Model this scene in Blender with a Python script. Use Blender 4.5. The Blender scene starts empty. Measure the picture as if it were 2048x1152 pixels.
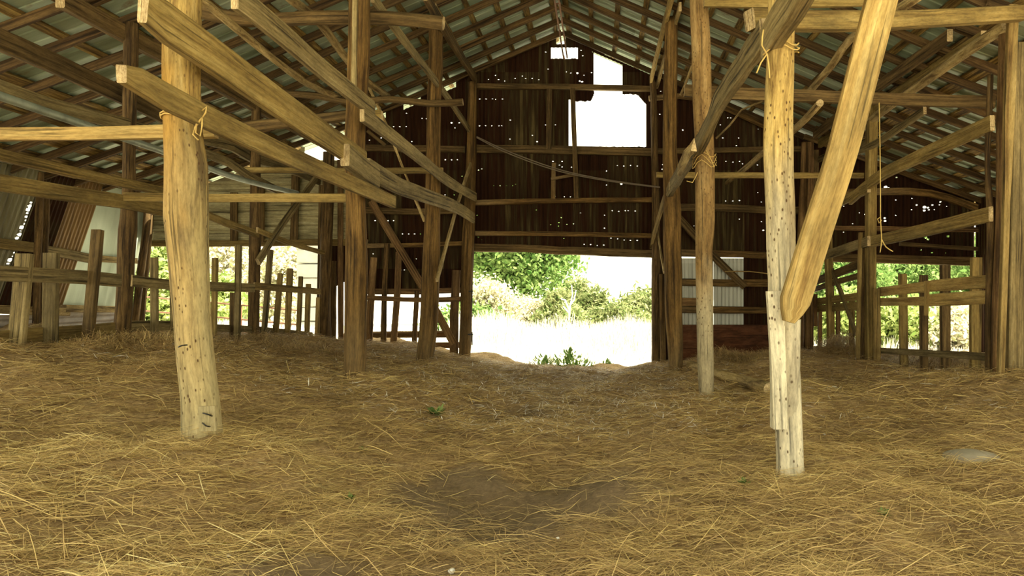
import bpy, math, random
import numpy as np
from mathutils import Vector
from mathutils.noise import noise as mnoise

R = random.Random(7)
NR = np.random.default_rng(11)
SC = bpy.context.scene
COL = SC.collection

# ------------------------------------------------------------------ camera, light, exposure
# eye 1.5 m up, looking straight down the barn (+Y); the back wall stands 13 m away
VX, VY, EYE, D, PPM = 1188.0, 583.0, 1.5, 13.0, 104.0
cam = bpy.data.cameras.new('camera')
cam.sensor_width = 36.0
cam.lens = PPM * D / 2048 * 36.0
cam.shift_x = -(VX - 1024) / 2048
cam.shift_y = (VY - 576) / 2048
cam.clip_start = 0.05
cam.clip_end = 500
co = bpy.data.objects.new('camera', cam)
co.location = (0, 0, EYE)
co.rotation_euler = (math.pi / 2, 0, 0)
COL.objects.link(co)
SC.camera = co

w = bpy.data.worlds.new('sky')
SC.world = w
w.use_nodes = True
bg = w.node_tree.nodes['Background']
bg.inputs['Color'].default_value = (1.0, 0.95, 0.72, 1)
bg.inputs['Strength'].default_value = 1.4

sun = bpy.data.lights.new('sun', 'SUN')
sun.energy = 13.0
sun.angle = math.radians(0.6)
sun.color = (1.0, 0.94, 0.75)
so = bpy.data.objects.new('sun', sun)
so.rotation_euler = Vector((0.5, -0.03, 0.85)).to_track_quat('Z', 'Y').to_euler()
COL.objects.link(so)

SC.view_settings.view_transform = 'Standard'
SC.view_settings.look = 'None'
SC.view_settings.exposure = 1.1
SC.view_settings.gamma = 1.0
SC.view_settings.use_curve_mapping = False
SC.cycles.max_bounces = 10
SC.cycles.diffuse_bounces = 6
SC.cycles.sample_clamp_indirect = 6.0

# ------------------------------------------------------------------ helpers
def P(px, py, t):
    """a point seen at photo pixel (px, py) and depth t (1 = the back wall)"""
    return Vector(((px - VX) * t / PPM, D * t, EYE + (VY - py) * t / PPM))
def PL(px, py, X):
    """the same for a member running lengthwise in the plane x = X"""
    return P(px, py, X * PPM / (px - VX))
def tag(o, label=None, cat=None, group=None, kind='thing'):
    if label: o['label'] = label
    if cat: o['category'] = cat
    if group: o['group'] = group
    if kind: o['kind'] = kind
    return o
def empty(name, loc, label, cat, group=None):
    o = bpy.data.objects.new(name, None)
    o.empty_display_size = 0.1
    o.location = loc
    COL.objects.link(o)
    return tag(o, label, cat, group)

class MB:
    def __init__(s): s.v = []; s.f = []; s.uv = []; s.m = []; s.sm = []
    def face(s, idx, uvs, m=0, smooth=False):
        s.f.append(idx); s.uv.extend(uvs); s.m.append(m); s.sm.append(smooth)
    def build(s, name, mats, parent=None):
        me = bpy.data.meshes.new(name)
        v = s.v
        if parent is not None:
            pl = parent_loc(parent)
            v = [(a[0] - pl[0], a[1] - pl[1], a[2] - pl[2]) for a in v]
            org = (0, 0, 0)
        elif v:
            n = len(v)
            org = (sum(a[0] for a in v) / n, sum(a[1] for a in v) / n, min(a[2] for a in v))
            v = [(a[0] - org[0], a[1] - org[1], a[2] - org[2]) for a in v]
        else: org = (0, 0, 0)
        me.from_pydata(v, [], s.f)
        uvl = me.uv_layers.new(name='UVMap')
        uvl.data.foreach_set('uv', np.array(s.uv, dtype=np.float32).ravel())
        for m in (mats if isinstance(mats, (list, tuple)) else [mats]): me.materials.append(m)
        me.polygons.foreach_set('material_index', s.m)
        me.polygons.foreach_set('use_smooth', s.sm)
        me.update()
        o = bpy.data.objects.new(name, me)
        o.location = org
        COL.objects.link(o)
        if parent is not None: o.parent = parent; o.location = (0, 0, 0)
        return o
def parent_loc(p):
    l = Vector((0, 0, 0))
    while p is not None: l += p.location; p = p.parent
    return l

def frame(T):
    T = T.normalized()
    ref = Vector((0, 0, 1)) if abs(T.z) < 0.93 else Vector((0, 1, 0))
    side = T.cross(ref).normalized()
    if abs(T.z) >= 0.93 and side.x < 0: side = -side
    return side, side.cross(T).normalized()
def resample(pts, step, smooth):
    # pts: list of (Vector, a, b)
    out = []
    n = len(pts)
    for i in range(n - 1):
        p0, p1, p2, p3 = pts[max(i - 1, 0)], pts[i], pts[i + 1], pts[min(i + 2, n - 1)]
        k = max(1, int((p2[0] - p1[0]).length / step))
        for j in range(k):
            u = j / k
            if smooth and n > 2:
                q = 0.5 * ((2 * p1[0]) + (p2[0] - p0[0]) * u + (2 * p0[0] - 5 * p1[0] + 4 * p2[0] - p3[0]) * u * u
                           + (3 * p1[0] - p0[0] - 3 * p2[0] + p3[0]) * u ** 3)
            else: q = p1[0].lerp(p2[0], u)
            out.append((q, p1[1] + (p2[1] - p1[1]) * u, p1[2] + (p2[2] - p1[2]) * u))
    out.append(pts[-1])
    return out
def sweep(mb, pts, shape='rect', step=0.25, smooth=True, rough=0.0, seg=14, endmat=1, seed=None):
    """pts [(Vector, half_side, half_up)] -> a timber with end caps; u runs along it, v round it (metres)"""
    sd = R.random() * 100 if seed is None else seed
    rs = resample(pts, step, smooth)
    n = len(rs)
    if shape == 'rect':
        c = 0.14
        prof = [(-1, -1 + c), (-1, 1 - c), (-1 + c, 1), (1 - c, 1), (1, 1 - c), (1, -1 + c), (1 - c, -1), (-1 + c, -1)]
    else:
        prof = [(math.cos(2 * math.pi * k / seg), math.sin(2 * math.pi * k / seg)) for k in range(seg)]
    m = len(prof)
    base = len(mb.v)
    L = 0; us = []
    side = up = None
    for i in range(n):
        T = rs[min(i + 1, n - 1)][0] - rs[max(i - 1, 0)][0]
        s2, u2 = frame(T)
        if side is not None and s2.dot(side) < 0: s2 = -s2; u2 = -u2
        side, up = s2, u2
        if i: L += (rs[i][0] - rs[i - 1][0]).length
        us.append(L)
        q, a, b = rs[i]
        for (cx, cy) in prof:
            k = 1.0
            jx = jy = 0
            if rough:
                if shape == 'round':
                    k = 1 + rough * (mnoise(Vector((cx * 1.1 + sd, cy * 1.1, L * 1.6))) * 0.9 + mnoise(Vector((cx * 2.6, cy * 2.6 + sd, L * 5.0))) * 0.45)
                else:
                    jx = rough * mnoise(Vector((L * 2.2, cy * 0.7 + sd, cx * 0.5)))
                    jy = rough * mnoise(Vector((L * 1.7 + sd, 7.3 + cy * 0.5, cx * 0.3)))
            v = q + side * (cx * a * k + jx) + up * (cy * b * k + jy)
            mb.v.append(v[:])
    if shape == 'rect':
        a, b = max(q[1] for q in rs), max(q[2] for q in rs)
        per = [0]
        for k in range(m):
            p, q = prof[k], prof[(k + 1) % m]
            per.append(per[-1] + math.hypot((q[0] - p[0]) * a, (q[1] - p[1]) * b))
    else:
        per = [2 * math.pi * rs[0][1] * k / m for k in range(m + 1)]
    sm = shape == 'round'
    for i in range(n - 1):
        for k in range(m):
            a0 = base + i * m + k; a1 = base + i * m + (k + 1) % m
            mb.face((a0, a1, a1 + m, a0 + m), [(us[i], per[k]), (us[i], per[k + 1]), (us[i + 1], per[k + 1]), (us[i + 1], per[k])], 0, sm)
    for (i, rev) in ((0, True), (n - 1, False)):
        idx = [base + i * m + k for k in range(m)]
        if rev: idx = idx[::-1]
        mb.face(tuple(idx), [(prof[k][0] * 0.1, prof[k][1] * 0.1) for k in range(m)], endmat)
    return mb

# ------------------------------------------------------------------ materials
def newmat(name):
    m = bpy.data.materials.new(name); m.use_nodes = True
    nt = m.node_tree
    return m, nt, nt.nodes['Principled BSDF']
def N(nt, typ, **kw):
    n = nt.nodes.new(typ)
    for k, v in kw.items():
        if k in n.inputs: n.inputs[k].default_value = v
        else: setattr(n, k, v)
    return n
def ramp(nt, src, stops, interp='LINEAR'):
    r = nt.nodes.new('ShaderNodeValToRGB')
    r.color_ramp.interpolation = interp
    e = r.color_ramp.elements
    while len(e) < len(stops): e.new(0.5)
    for k, (p, c) in enumerate(stops):
        e[k].position = p
        e[k].color = (c[0], c[1], c[2], 1) if isinstance(c, (tuple, list)) else (c, c, c, 1)
    nt.links.new(src, r.inputs[0])
    return r.outputs[0]
def mix(nt, fac, a, b, mode='MIX'):
    n = nt.nodes.new('ShaderNodeMix'); n.data_type = 'RGBA'; n.blend_type = mode
    for s, i in ((fac, 0), (a, 6), (b, 7)):
        if isinstance(s, (int, float)): n.inputs[i].default_value = s
        elif isinstance(s, (tuple, list)): n.inputs[i].default_value = (s[0], s[1], s[2], 1)
        else: nt.links.new(s, n.inputs[i])
    return n.outputs[2]
def wood(name, dark, mid, light, holes=0.0, pale=None, grain=(1.3, 26), bump=0.5, orange=None):
    """weathered timber: grain along u; pale = (u from, u to, colour) for a bleached foot; holes = insect bore marks"""
    m, nt, bs = newmat(name)
    uv = N(nt, 'ShaderNodeUVMap', uv_map='UVMap')
    oi = N(nt, 'ShaderNodeObjectInfo')
    mul = N(nt, 'ShaderNodeMath', operation='MULTIPLY'); nt.links.new(oi.outputs['Random'], mul.inputs[0]); mul.inputs[1].default_value = 53
    def coords(sx, sy):
        mp = N(nt, 'ShaderNodeMapping'); mp.inputs['Scale'].default_value = (sx, sy, 1)
        nt.links.new(uv.outputs[0], mp.inputs[0])
        cm = N(nt, 'ShaderNodeCombineXYZ'); nt.links.new(mul.outputs[0], cm.inputs[2])
        ad = N(nt, 'ShaderNodeVectorMath', operation='ADD')
        nt.links.new(mp.outputs[0], ad.inputs[0]); nt.links.new(cm.outputs[0], ad.inputs[1])
        return ad.outputs[0]
    n1 = N(nt, 'ShaderNodeTexNoise', Scale=1.0, Detail=7.0, Roughness=0.65, Distortion=0.4)
    nt.links.new(coords(*grain), n1.inputs['Vector'])
    n2 = N(nt, 'ShaderNodeTexNoise', Scale=1.0, Detail=4.0, Roughness=0.55)
    nt.links.new(coords(1.6, 4.0), n2.inputs['Vector'])
    c = ramp(nt, n1.outputs[0], [(0.35, dark), (0.5, mid), (0.66, light)])
    st = ramp(nt, n2.outputs[0], [(0.35, 0.55), (0.62, 1.12)])
    c = mix(nt, 0.8, c, st, 'MULTIPLY')
    if orange:
        n4 = N(nt, 'ShaderNodeTexNoise', Scale=1.0, Detail=3.0)
        nt.links.new(coords(0.9, 2.5), n4.inputs['Vector'])
        c = mix(nt, ramp(nt, n4.outputs[0], [(0.46, 0.0), (0.62, 0.8)]), c, orange)
    if pale:
        sx = N(nt, 'ShaderNodeSeparateXYZ'); nt.links.new(uv.outputs[0], sx.inputs[0])
        ad = N(nt, 'ShaderNodeMath', operation='MULTIPLY_ADD'); nt.links.new(n2.outputs[0], ad.inputs[0]); ad.inputs[1].default_value = 0.9
        nt.links.new(sx.outputs[0], ad.inputs[2])
        mr = N(nt, 'ShaderNodeMapRange'); nt.links.new(ad.outputs[0], mr.inputs[0])
        mr.inputs[1].default_value = pale[0] + 0.45; mr.inputs[2].default_value = pale[1] + 0.45
        mr.inputs[3].default_value = 0.85; mr.inputs[4].default_value = 0.0
        pc = ramp(nt, n1.outputs[0], [(0.3, tuple(x * 0.5 for x in pale[2])), (0.5, pale[2]), (0.7, tuple(min(1, x * 1.15) for x in pale[2]))])
        c = mix(nt, mr.outputs[0], c, pc)
    n6 = N(nt, 'ShaderNodeTexNoise', Scale=1.0, Detail=3.0, Roughness=0.5, Distortion=0.6)
    nt.links.new(coords(0.9, 34), n6.inputs['Vector'])
    c = mix(nt, 0.85, c, ramp(nt, n6.outputs[0], [(0.33, 0.30), (0.41, 1.0)]), 'MULTIPLY')
    n7 = N(nt, 'ShaderNodeTexNoise', Scale=1.0, Detail=5.0, Roughness=0.7)
    nt.links.new(coords(14, 60), n7.inputs['Vector'])
    c = mix(nt, 0.6, c, ramp(nt, n7.outputs[0], [(0.35, 0.55), (0.6, 1.15)]), 'MULTIPLY')
    h = n1.outputs[0]
    if holes:
        vo = N(nt, 'ShaderNodeTexVoronoi', Scale=1.0, Randomness=1.0)
        nt.links.new(coords(20, 36), vo.inputs['Vector'])
        d = ramp(nt, vo.outputs['Distance'], [(0.14, 1.0), (0.25, 0.0)])
        n5 = N(nt, 'ShaderNodeTexNoise', Scale=1.0, Detail=2.0); nt.links.new(coords(2, 5), n5.inputs['Vector'])
        g = ramp(nt, n5.outputs[0], [(0.38, 0.0), (0.54, 1.0)])
        hm = mix(nt, 1.0, d, g, 'MULTIPLY')
        c = mix(nt, mix(nt, 1.0, hm, (holes, holes, holes), 'MULTIPLY'), c, (0.07, 0.035, 0.012))
    # per timber tone
    hs = N(nt, 'ShaderNodeHueSaturation')
    mr2 = N(nt, 'ShaderNodeMapRange'); nt.links.new(oi.outputs['Random'], mr2.inputs[0]); mr2.inputs[3].default_value = 0.8; mr2.inputs[4].default_value = 1.2
    nt.links.new(mr2.outputs[0], hs.inputs['Value']); nt.links.new(c, hs.inputs['Color'])
    nt.links.new(hs.outputs[0], bs.inputs['Base Color'])
    bs.inputs['Roughness'].default_value = 0.85
    bs.inputs['Specular IOR Level'].default_value = 0.25
    bp = N(nt, 'ShaderNodeBump', Strength=bump, Distance=0.012)
    nt.links.new(h, bp.inputs['Height']); nt.links.new(bp.outputs[0], bs.inputs['Normal'])
    return m
def plain(name, color, rough=0.8, metal=0.0, var=0.0, scale=6.0):
    m, nt, bs = newmat(name)
    bs.inputs['Roughness'].default_value = rough; bs.inputs['Metallic'].default_value = metal
    if var:
        tc = N(nt, 'ShaderNodeTexCoord')
        n = N(nt, 'ShaderNodeTexNoise', Scale=scale, Detail=5.0, Roughness=0.6)
        nt.links.new(tc.outputs['Object'], n.inputs['Vector'])
        c = ramp(nt, n.outputs[0], [(0.3, tuple(x * (1 - var) for x in color)), (0.7, tuple(min(1, x * (1 + var)) for x in color))])
        nt.links.new(c, bs.inputs['Base Color'])
    else: bs.inputs['Base Color'].default_value = (*color, 1)
    return m
def tin(name, stops, streak=(14, 0.8), rust=None, rough=0.55, metal=0.3, axis='XZ', sheet=0.66, spec=0.4):
    """corrugated or crimped sheet: streaks run down the sheet, tone changes from sheet to sheet"""
    m, nt, bs = newmat(name)
    tc = N(nt, 'ShaderNodeTexCoord')
    sp = N(nt, 'ShaderNodeSeparateXYZ'); nt.links.new(tc.outputs['Object'], sp.inputs[0])
    a, b = {'XZ': (0, 2), 'YZ': (1, 2), 'YX': (1, 0)}[axis]
    cm = N(nt, 'ShaderNodeCombineXYZ')
    nt.links.new(sp.outputs[a], cm.inputs[0]); nt.links.new(sp.outputs[b], cm.inputs[1])
    mp = N(nt, 'ShaderNodeMapping'); mp.inputs['Scale'].default_value = (streak[0], streak[1], 1); nt.links.new(cm.outputs[0], mp.inputs[0])
    n1 = N(nt, 'ShaderNodeTexNoise', Scale=1.0, Detail=6.0, Roughness=0.6); nt.links.new(mp.outputs[0], n1.inputs['Vector'])
    fl = N(nt, 'ShaderNodeMath', operation='DIVIDE'); nt.links.new(sp.outputs[a], fl.inputs[0]); fl.inputs[1].default_value = sheet
    f2 = N(nt, 'ShaderNodeMath', operation='FLOOR'); nt.links.new(fl.outputs[0], f2.inputs[0])
    fz = N(nt, 'ShaderNodeMath', operation='DIVIDE'); nt.links.new(sp.outputs[b], fz.inputs[0]); fz.inputs[1].default_value = 1.9
    f3 = N(nt, 'ShaderNodeMath', operation='FLOOR'); nt.links.new(fz.outputs[0], f3.inputs[0])
    c2 = N(nt, 'ShaderNodeCombineXYZ'); nt.links.new(f2.outputs[0], c2.inputs[0]); nt.links.new(f3.outputs[0], c2.inputs[1])
    wn = N(nt, 'ShaderNodeTexWhiteNoise'); nt.links.new(c2.outputs[0], wn.inputs[0])
    ad = N(nt, 'ShaderNodeMath', operation='MULTIPLY_ADD'); nt.links.new(wn.outputs[0], ad.inputs[0]); ad.inputs[1].default_value = 0.30
    nt.links.new(n1.outputs[0], ad.inputs[2])
    sb = N(nt, 'ShaderNodeMath', operation='SUBTRACT'); nt.links.new(ad.outputs[0], sb.inputs[0]); sb.inputs[1].default_value = 0.15
    c = ramp(nt, sb.outputs[0], stops)
    if rust:
        mp2 = N(nt, 'ShaderNodeMapping'); mp2.inputs['Scale'].default_value = (2.2, 1.1, 1); nt.links.new(cm.outputs[0], mp2.inputs[0])
        n3 = N(nt, 'ShaderNodeTexNoise', Scale=1.0, Detail=6.0, Roughness=0.7); nt.links.new(mp2.outputs[0], n3.inputs['Vector'])
        c = mix(nt, ramp(nt, n3.outputs[0], [(rust[0], 0.0), (rust[0] + 0.1, 1.0)]), c, rust[1])
    nt.links.new(c, bs.inputs['Base Color'])
    bs.inputs['Roughness'].default_value = rough; bs.inputs['Metallic'].default_value = metal
    bs.inputs['Specular IOR Level'].default_value = spec
    return m

END = wood('end_grain', (0.30, 0.20, 0.09), (0.48, 0.35, 0.18), (0.62, 0.48, 0.27), grain=(30, 30))
ENDD = wood('dark_end_grain', (0.10, 0.06, 0.025), (0.20, 0.12, 0.05), (0.30, 0.19, 0.09), grain=(30, 30))
W_PALE = wood('pale_debarked_log', (0.13, 0.07, 0.02), (0.37, 0.245, 0.075), (0.48, 0.345, 0.135), holes=0.95, pale=(0.2, 2.2, (0.44, 0.375, 0.21)), orange=(0.36, 0.19, 0.03), grain=(1.6, 16))
W_WHITE = wood('whitened_log', (0.14, 0.08, 0.022), (0.38, 0.26, 0.085), (0.50, 0.37, 0.15), holes=0.95, pale=(1.0, 2.4, (0.62, 0.565, 0.42)), orange=(0.36, 0.19, 0.035), grain=(1.6, 14))
W_GREYL = wood('grey_log', (0.10, 0.055, 0.02), (0.24, 0.145, 0.052), (0.34, 0.225, 0.095), holes=0.8, pale=(1.2, 1.7, (0.38, 0.32, 0.20)), grain=(1.6, 16))
W_BROWN = wood('brown_log', (0.045, 0.022, 0.006), (0.145, 0.080, 0.022), (0.25, 0.148, 0.045), grain=(1.3, 22), bump=0.9, pale=(-0.3, 0.9, (0.24, 0.168, 0.08)))
W_BARK = wood('dark_bark', (0.035, 0.018, 0.006), (0.115, 0.066, 0.022), (0.21, 0.13, 0.047), grain=(2.0, 26), bump=1.2)
W_POLE = wood('pale_pole', (0.14, 0.085, 0.03), (0.36, 0.255, 0.105), (0.52, 0.39, 0.19), holes=0.6, grain=(2, 14))
W_TAN = wood('tan_plank', (0.13, 0.08, 0.022), (0.255, 0.172, 0.053), (0.34, 0.245, 0.088), grain=(0.9, 30), bump=0.4)
W_GREY = wood('grey_plank', (0.10, 0.07, 0.028), (0.215, 0.157, 0.066), (0.31, 0.24, 0.118), grain=(0.9, 34), bump=0.4)
W_DARK = wood('dark_plank', (0.045, 0.025, 0.008), (0.125, 0.077, 0.027), (0.20, 0.13, 0.05), grain=(1.0, 28), bump=0.4)
W_RED = wood('reddish_board', (0.07, 0.035, 0.014), (0.18, 0.10, 0.038), (0.27, 0.165, 0.068), grain=(1.0, 28), bump=0.4)
W_NEW = wood('fresh_plank', (0.22, 0.13, 0.04), (0.385, 0.26, 0.088), (0.47, 0.34, 0.135), grain=(0.8, 20), bump=0.25)
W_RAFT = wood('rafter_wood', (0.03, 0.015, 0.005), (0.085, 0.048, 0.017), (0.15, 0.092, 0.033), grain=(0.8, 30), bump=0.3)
W_LATH = wood('lath_wood', (0.04, 0.02, 0.006), (0.19, 0.118, 0.034), (0.38, 0.27, 0.085), grain=(1.4, 22), bump=0.4)
T_ROOF = tin('roof_tin', [(0.2, (0.13, 0.17, 0.10)), (0.5, (0.29, 0.35, 0.25)), (0.8, (0.46, 0.53, 0.41))], streak=(5, 0.7), rust=(0.60, (0.16, 0.075, 0.025)), axis='YX', rough=0.5, metal=0.1)
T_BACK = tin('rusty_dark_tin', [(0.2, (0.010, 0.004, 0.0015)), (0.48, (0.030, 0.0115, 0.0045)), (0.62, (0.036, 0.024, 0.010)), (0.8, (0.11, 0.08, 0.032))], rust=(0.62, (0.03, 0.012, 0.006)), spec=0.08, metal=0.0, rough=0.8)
T_PALE = tin('pale_tin', [(0.2, (0.30, 0.30, 0.25)), (0.5, (0.50, 0.50, 0.43)), (0.8, (0.62, 0.62, 0.55))], rust=(0.66, (0.22, 0.10, 0.03)), streak=(20, 0.5))
T_RUST = tin('orange_rust_tin', [(0.2, (0.06, 0.03, 0.009)), (0.5, (0.18, 0.10, 0.028)), (0.8, (0.28, 0.17, 0.055))], streak=(12, 0.6), axis='YZ')
T_GREEN = tin('green_grey_tin', [(0.2, (0.30, 0.34, 0.26)), (0.5, (0.44, 0.50, 0.40)), (0.8, (0.56, 0.62, 0.52))], streak=(2.5, 0.6), axis='YZ', rust=(0.70, (0.26, 0.17, 0.06)))
T_DGREEN = tin('dull_green_tin', [(0.2, (0.05, 0.04, 0.02)), (0.5, (0.14, 0.12, 0.06)), (0.8, (0.22, 0.20, 0.11))], axis='YZ')
M_BLACK = plain('black_iron', (0.03, 0.028, 0.025), 0.5, 0.6)
M_PIPE = plain('galvanised_pipe', (0.30, 0.33, 0.27), 0.45, 0.4, 0.3)
M_GATE = plain('rusty_gate_tube', (0.22, 0.11, 0.06), 0.6, 0.3, 0.4)
M_TWINE = plain('baling_twine', (0.55, 0.38, 0.12), 0.9)
M_CABLE = plain('dull_cable', (0.16, 0.12, 0.08), 0.6)
M_BLOCK = plain('concrete_block', (0.34, 0.34, 0.30), 0.9, 0, 0.25, 2.0)
M_STONE = plain('grey_stone', (0.30, 0.26, 0.20), 0.9, 0, 0.25, 5.0)
M_PEBBLE = plain('white_pebble', (0.75, 0.74, 0.70), 0.8)

def leafmat(name, ca, cb, trans=0.3):
    m, nt, bs = newmat(name)
    at = N(nt, 'ShaderNodeAttribute', attribute_name='tone')
    c = ramp(nt, at.outputs['Fac'], [(0.0, ca), (1.0, cb)])
    df = N(nt, 'ShaderNodeBsdfDiffuse'); tr = N(nt, 'ShaderNodeBsdfTranslucent')
    mx = N(nt, 'ShaderNodeMixShader', Fac=trans)
    nt.links.new(c, df.inputs[0]); nt.links.new(c, tr.inputs[0])
    nt.links.new(df.outputs[0], mx.inputs[1]); nt.links.new(tr.outputs[0], mx.inputs[2])
    nt.links.new(mx.outputs[0], nt.nodes['Material Output'].inputs['Surface'])
    nt.nodes.remove(bs)
    return m
L_GREEN = leafmat('broad_leaf', (0.06, 0.15, 0.03), (0.32, 0.42, 0.15))
L_LIGHT = leafmat('yellow_green_leaf', (0.18, 0.27, 0.07), (0.50, 0.55, 0.22))
L_JUNI = leafmat('juniper_needle', (0.09, 0.15, 0.04), (0.38, 0.39, 0.19))
L_PALE = leafmat('overexposed_leaf', (0.30, 0.33, 0.14), (0.85, 0.76, 0.66))  # whitish pink of overexposed sunlit foliage put into the leaf colour
L_GRASS = leafmat('dry_grass', (0.60, 0.57, 0.46), (0.90, 0.87, 0.80), 0.3)
L_STRAW = leafmat('straw', (0.10, 0.055, 0.018), (0.62, 0.47, 0.18), 0.1)
def strawmat():
    m, nt, bs = newmat('straw_stalk')
    at = N(nt, 'ShaderNodeAttribute', attribute_name='tone')
    c = ramp(nt, at.outputs['Fac'], [(0.0, (0.17, 0.105, 0.045)), (0.45, (0.55, 0.375, 0.165)), (0.8, (0.84, 0.64, 0.265)), (0.97, (0.84, 0.72, 0.38)), (1.0, (0.92, 0.90, 0.86))])  # top stop is the near-white used for painted glints
    nt.links.new(c, bs.inputs['Base Color'])
    bs.inputs['Roughness'].default_value = 0.5
    return m
M_STRAW = strawmat()

# ------------------------------------------------------------------ ground heights
GP = [(405, 880, .315), (708, 762, .535), (850, 722, .79), (932, 716, .985), (1580, 948, .322), (1412, 797, .563), (1350, 742, .782),
      (1314, 728, .985), (1120, 737, 1.0), (1220, 738, 1.0), (45, 692, .469), (245, 688, .571), (508, 668, .79), (650, 684, .985), (1735, 726, .783),
      (1985, 752, .53), (1450, 722, .95), (1450, 712, .88), (1640, 706, .9), (1690, 690, .86), (800, 690, .96), (720, 690, .9), (560, 672, .9), (380, 660, .8), (600, 690, .8), (250, 720, .45)]
ctrl = [(*(lambda q: (q.x, q.y, q.z - EYE))(P(*g)),) for g in GP]
ctrl += [(-.6, 4.2, -1.25), (-.5, 6.5, -1.25), (-.5, 9, -1.30), (-.6, 2, -1.22), (-.6, 3, -1.23), (.2, 5, -1.22), (-2.6, 2.0, -1.02), (-4.5, 3.5, -.62), (-4, 1.5, -.8), (1.6, 2, -1.22), (4, 3.5, -1.0),
         (3, 1.2, -1.2), (-6, 8, -.55), (-8.3, 10, -.62), (-8.3, 12.6, -.75), (-8, 4, -.7), (7, 8, -1.05), (7, 12.5, -1.2), (7, 3, -1.1), (2.4, 7, -1.12), (-1.2, 11.5, -1.36),
         (0.3, 11.5, -1.42), (-.6, -3, -1.4), (-8, -3, -1.1), (7, -3, -1.3), (-.5, 15, -1.55), (-7, 15, -1.0), (-4, 15, -1.25), (7, 15, -1.35), (2, 15, -1.5)]
CT = np.array(ctrl)
_w = [(NR.normal(0, 1, 2) * s, NR.uniform(0, 6.28), a) for s, a in [(1.2, .02), (1.7, .02), (2.6, .016), (3.4, .014), (5, .015), (6.5, .013), (9, .010), (12, .009), (15, .007), (20, .006)] for _ in range(2)]
def wob(x, y):
    z = np.zeros_like(x, dtype=float)
    for k, ph, a in _w: z += a * np.sin(k[0] * x + k[1] * y + ph)
    return z
def gz(x, y, rough=1.0):
    """world height of the trodden straw floor"""
    x = np.asarray(x, float); y = np.asarray(y, float)
    num = np.zeros_like(x); den = np.zeros_like(x)
    for cx, cy, cz in CT:
        d2 = (x - cx) ** 2 + (y - cy) ** 2
        k = 1 / (d2 + 0.35) ** 1.8
        num += k * cz; den += k
    return EYE + num / den + rough * wob(x, y)
def gz1(x, y): return float(gz(np.array([x]), np.array([y]))[0])
def bare(x, y):
    """1 where the earth shows through the straw"""
    n = wob(x * 1.3 + 3, y * 1.3) * 9
    d = ((x + .45) / .85) ** 2 + ((y - 4.0) / .62) ** 2
    e = ((x + 1.0) / .6) ** 2 + ((y - 2.75) / .3) ** 2
    g = ((x + .75) / .5) ** 2 + ((y - 6.9) / .5) ** 2
    return np.clip(np.maximum.reduce([1.5 - d + n, (1.1 - e + n) * .7, (.9 - g + n) * .6]), 0, 1)

def grid_mesh(name, x0, x1, y0, y1, step, zf, mat, attr=None):
    xs = np.arange(x0, x1 + step / 2, step); ys = np.arange(y0, y1 + step / 2, step)
    X, Y = np.meshgrid(xs, ys)
    Z = zf(X.ravel(), Y.ravel())
    v = np.stack([X.ravel(), Y.ravel(), Z], 1)
    nx, ny = len(xs), len(ys)
    i = (np.arange(ny - 1)[:, None] * nx + np.arange(nx - 1)[None]).ravel()
    f = np.stack([i, i + 1, i + nx + 1, i + nx], 1)
    me = np_mesh(name, v, f)
    me.polygons.foreach_set('use_smooth', np.ones(len(f), bool))
    if attr is not None:
        a = me.attributes.new('tone', 'FLOAT', 'POINT'); a.data.foreach_set('value', attr(X.ravel(), Y.ravel()).astype(np.float32))
    me.materials.append(mat)
    o = bpy.data.objects.new(name, me); COL.objects.link(o)
    return o
def np_mesh(name, v, f):
    me = bpy.data.meshes.new(name)
    me.vertices.add(len(v)); me.vertices.foreach_set('co', v.astype(np.float32).ravel())
    k = f.shape[1]
    me.loops.add(f.size); me.loops.foreach_set('vertex_index', f.astype(np.int32).ravel())
    me.polygons.add(len(f)); me.polygons.foreach_set('loop_start', np.arange(0, f.size, k, dtype=np.int32))
    me.update(calc_edges=True)
    return me

def floormat():
    m, nt, bs = newmat('straw_littered_earth')
    tc = N(nt, 'ShaderNodeTexCoord')
    at = N(nt, 'ShaderNodeAttribute', attribute_name='tone')
    n1 = N(nt, 'ShaderNodeTexNoise', Scale=26.0, Detail=8.0, Roughness=0.75); nt.links.new(tc.outputs['Object'], n1.inputs['Vector'])
    n2 = N(nt, 'ShaderNodeTexNoise', Scale=3.0, Detail=5.0); nt.links.new(tc.outputs['Object'], n2.inputs['Vector'])
    a = ramp(nt, n1.outputs[0], [(0.3, (0.19, 0.122, 0.056)), (0.52, (0.50, 0.34, 0.16)), (0.72, (0.74, 0.54, 0.27))])
    b = ramp(nt, n1.outputs[0], [(0.3, (0.16, 0.105, 0.057)), (0.6, (0.29, 0.20, 0.11)), (0.8, (0.50, 0.39, 0.24))])
    c = mix(nt, at.outputs['Fac'], a, b)
    c = mix(nt, 0.6, c, ramp(nt, n2.outputs[0], [(0.3, 0.65), (0.7, 1.15)]), 'MULTIPLY')
    nt.links.new(c, bs.inputs['Base Color']); bs.inputs['Roughness'].default_value = 0.95
    bp = N(nt, 'ShaderNodeBump', Strength=0.9, Distance=0.03); nt.links.new(n1.outputs[0], bp.inputs['Height']); nt.links.new(bp.outputs[0], bs.inputs['Normal'])
    return m
M_FLOOR = floormat()
M_FIELD = plain('sunlit_field', (0.68, 0.65, 0.54), 0.95, 0, 0.3, 1.5)
flo = grid_mesh('floor', -9.3, 8.2, -3.0, 13.35, 0.06, gz, M_FLOOR, bare)
tag(flo, kind='structure')
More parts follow.
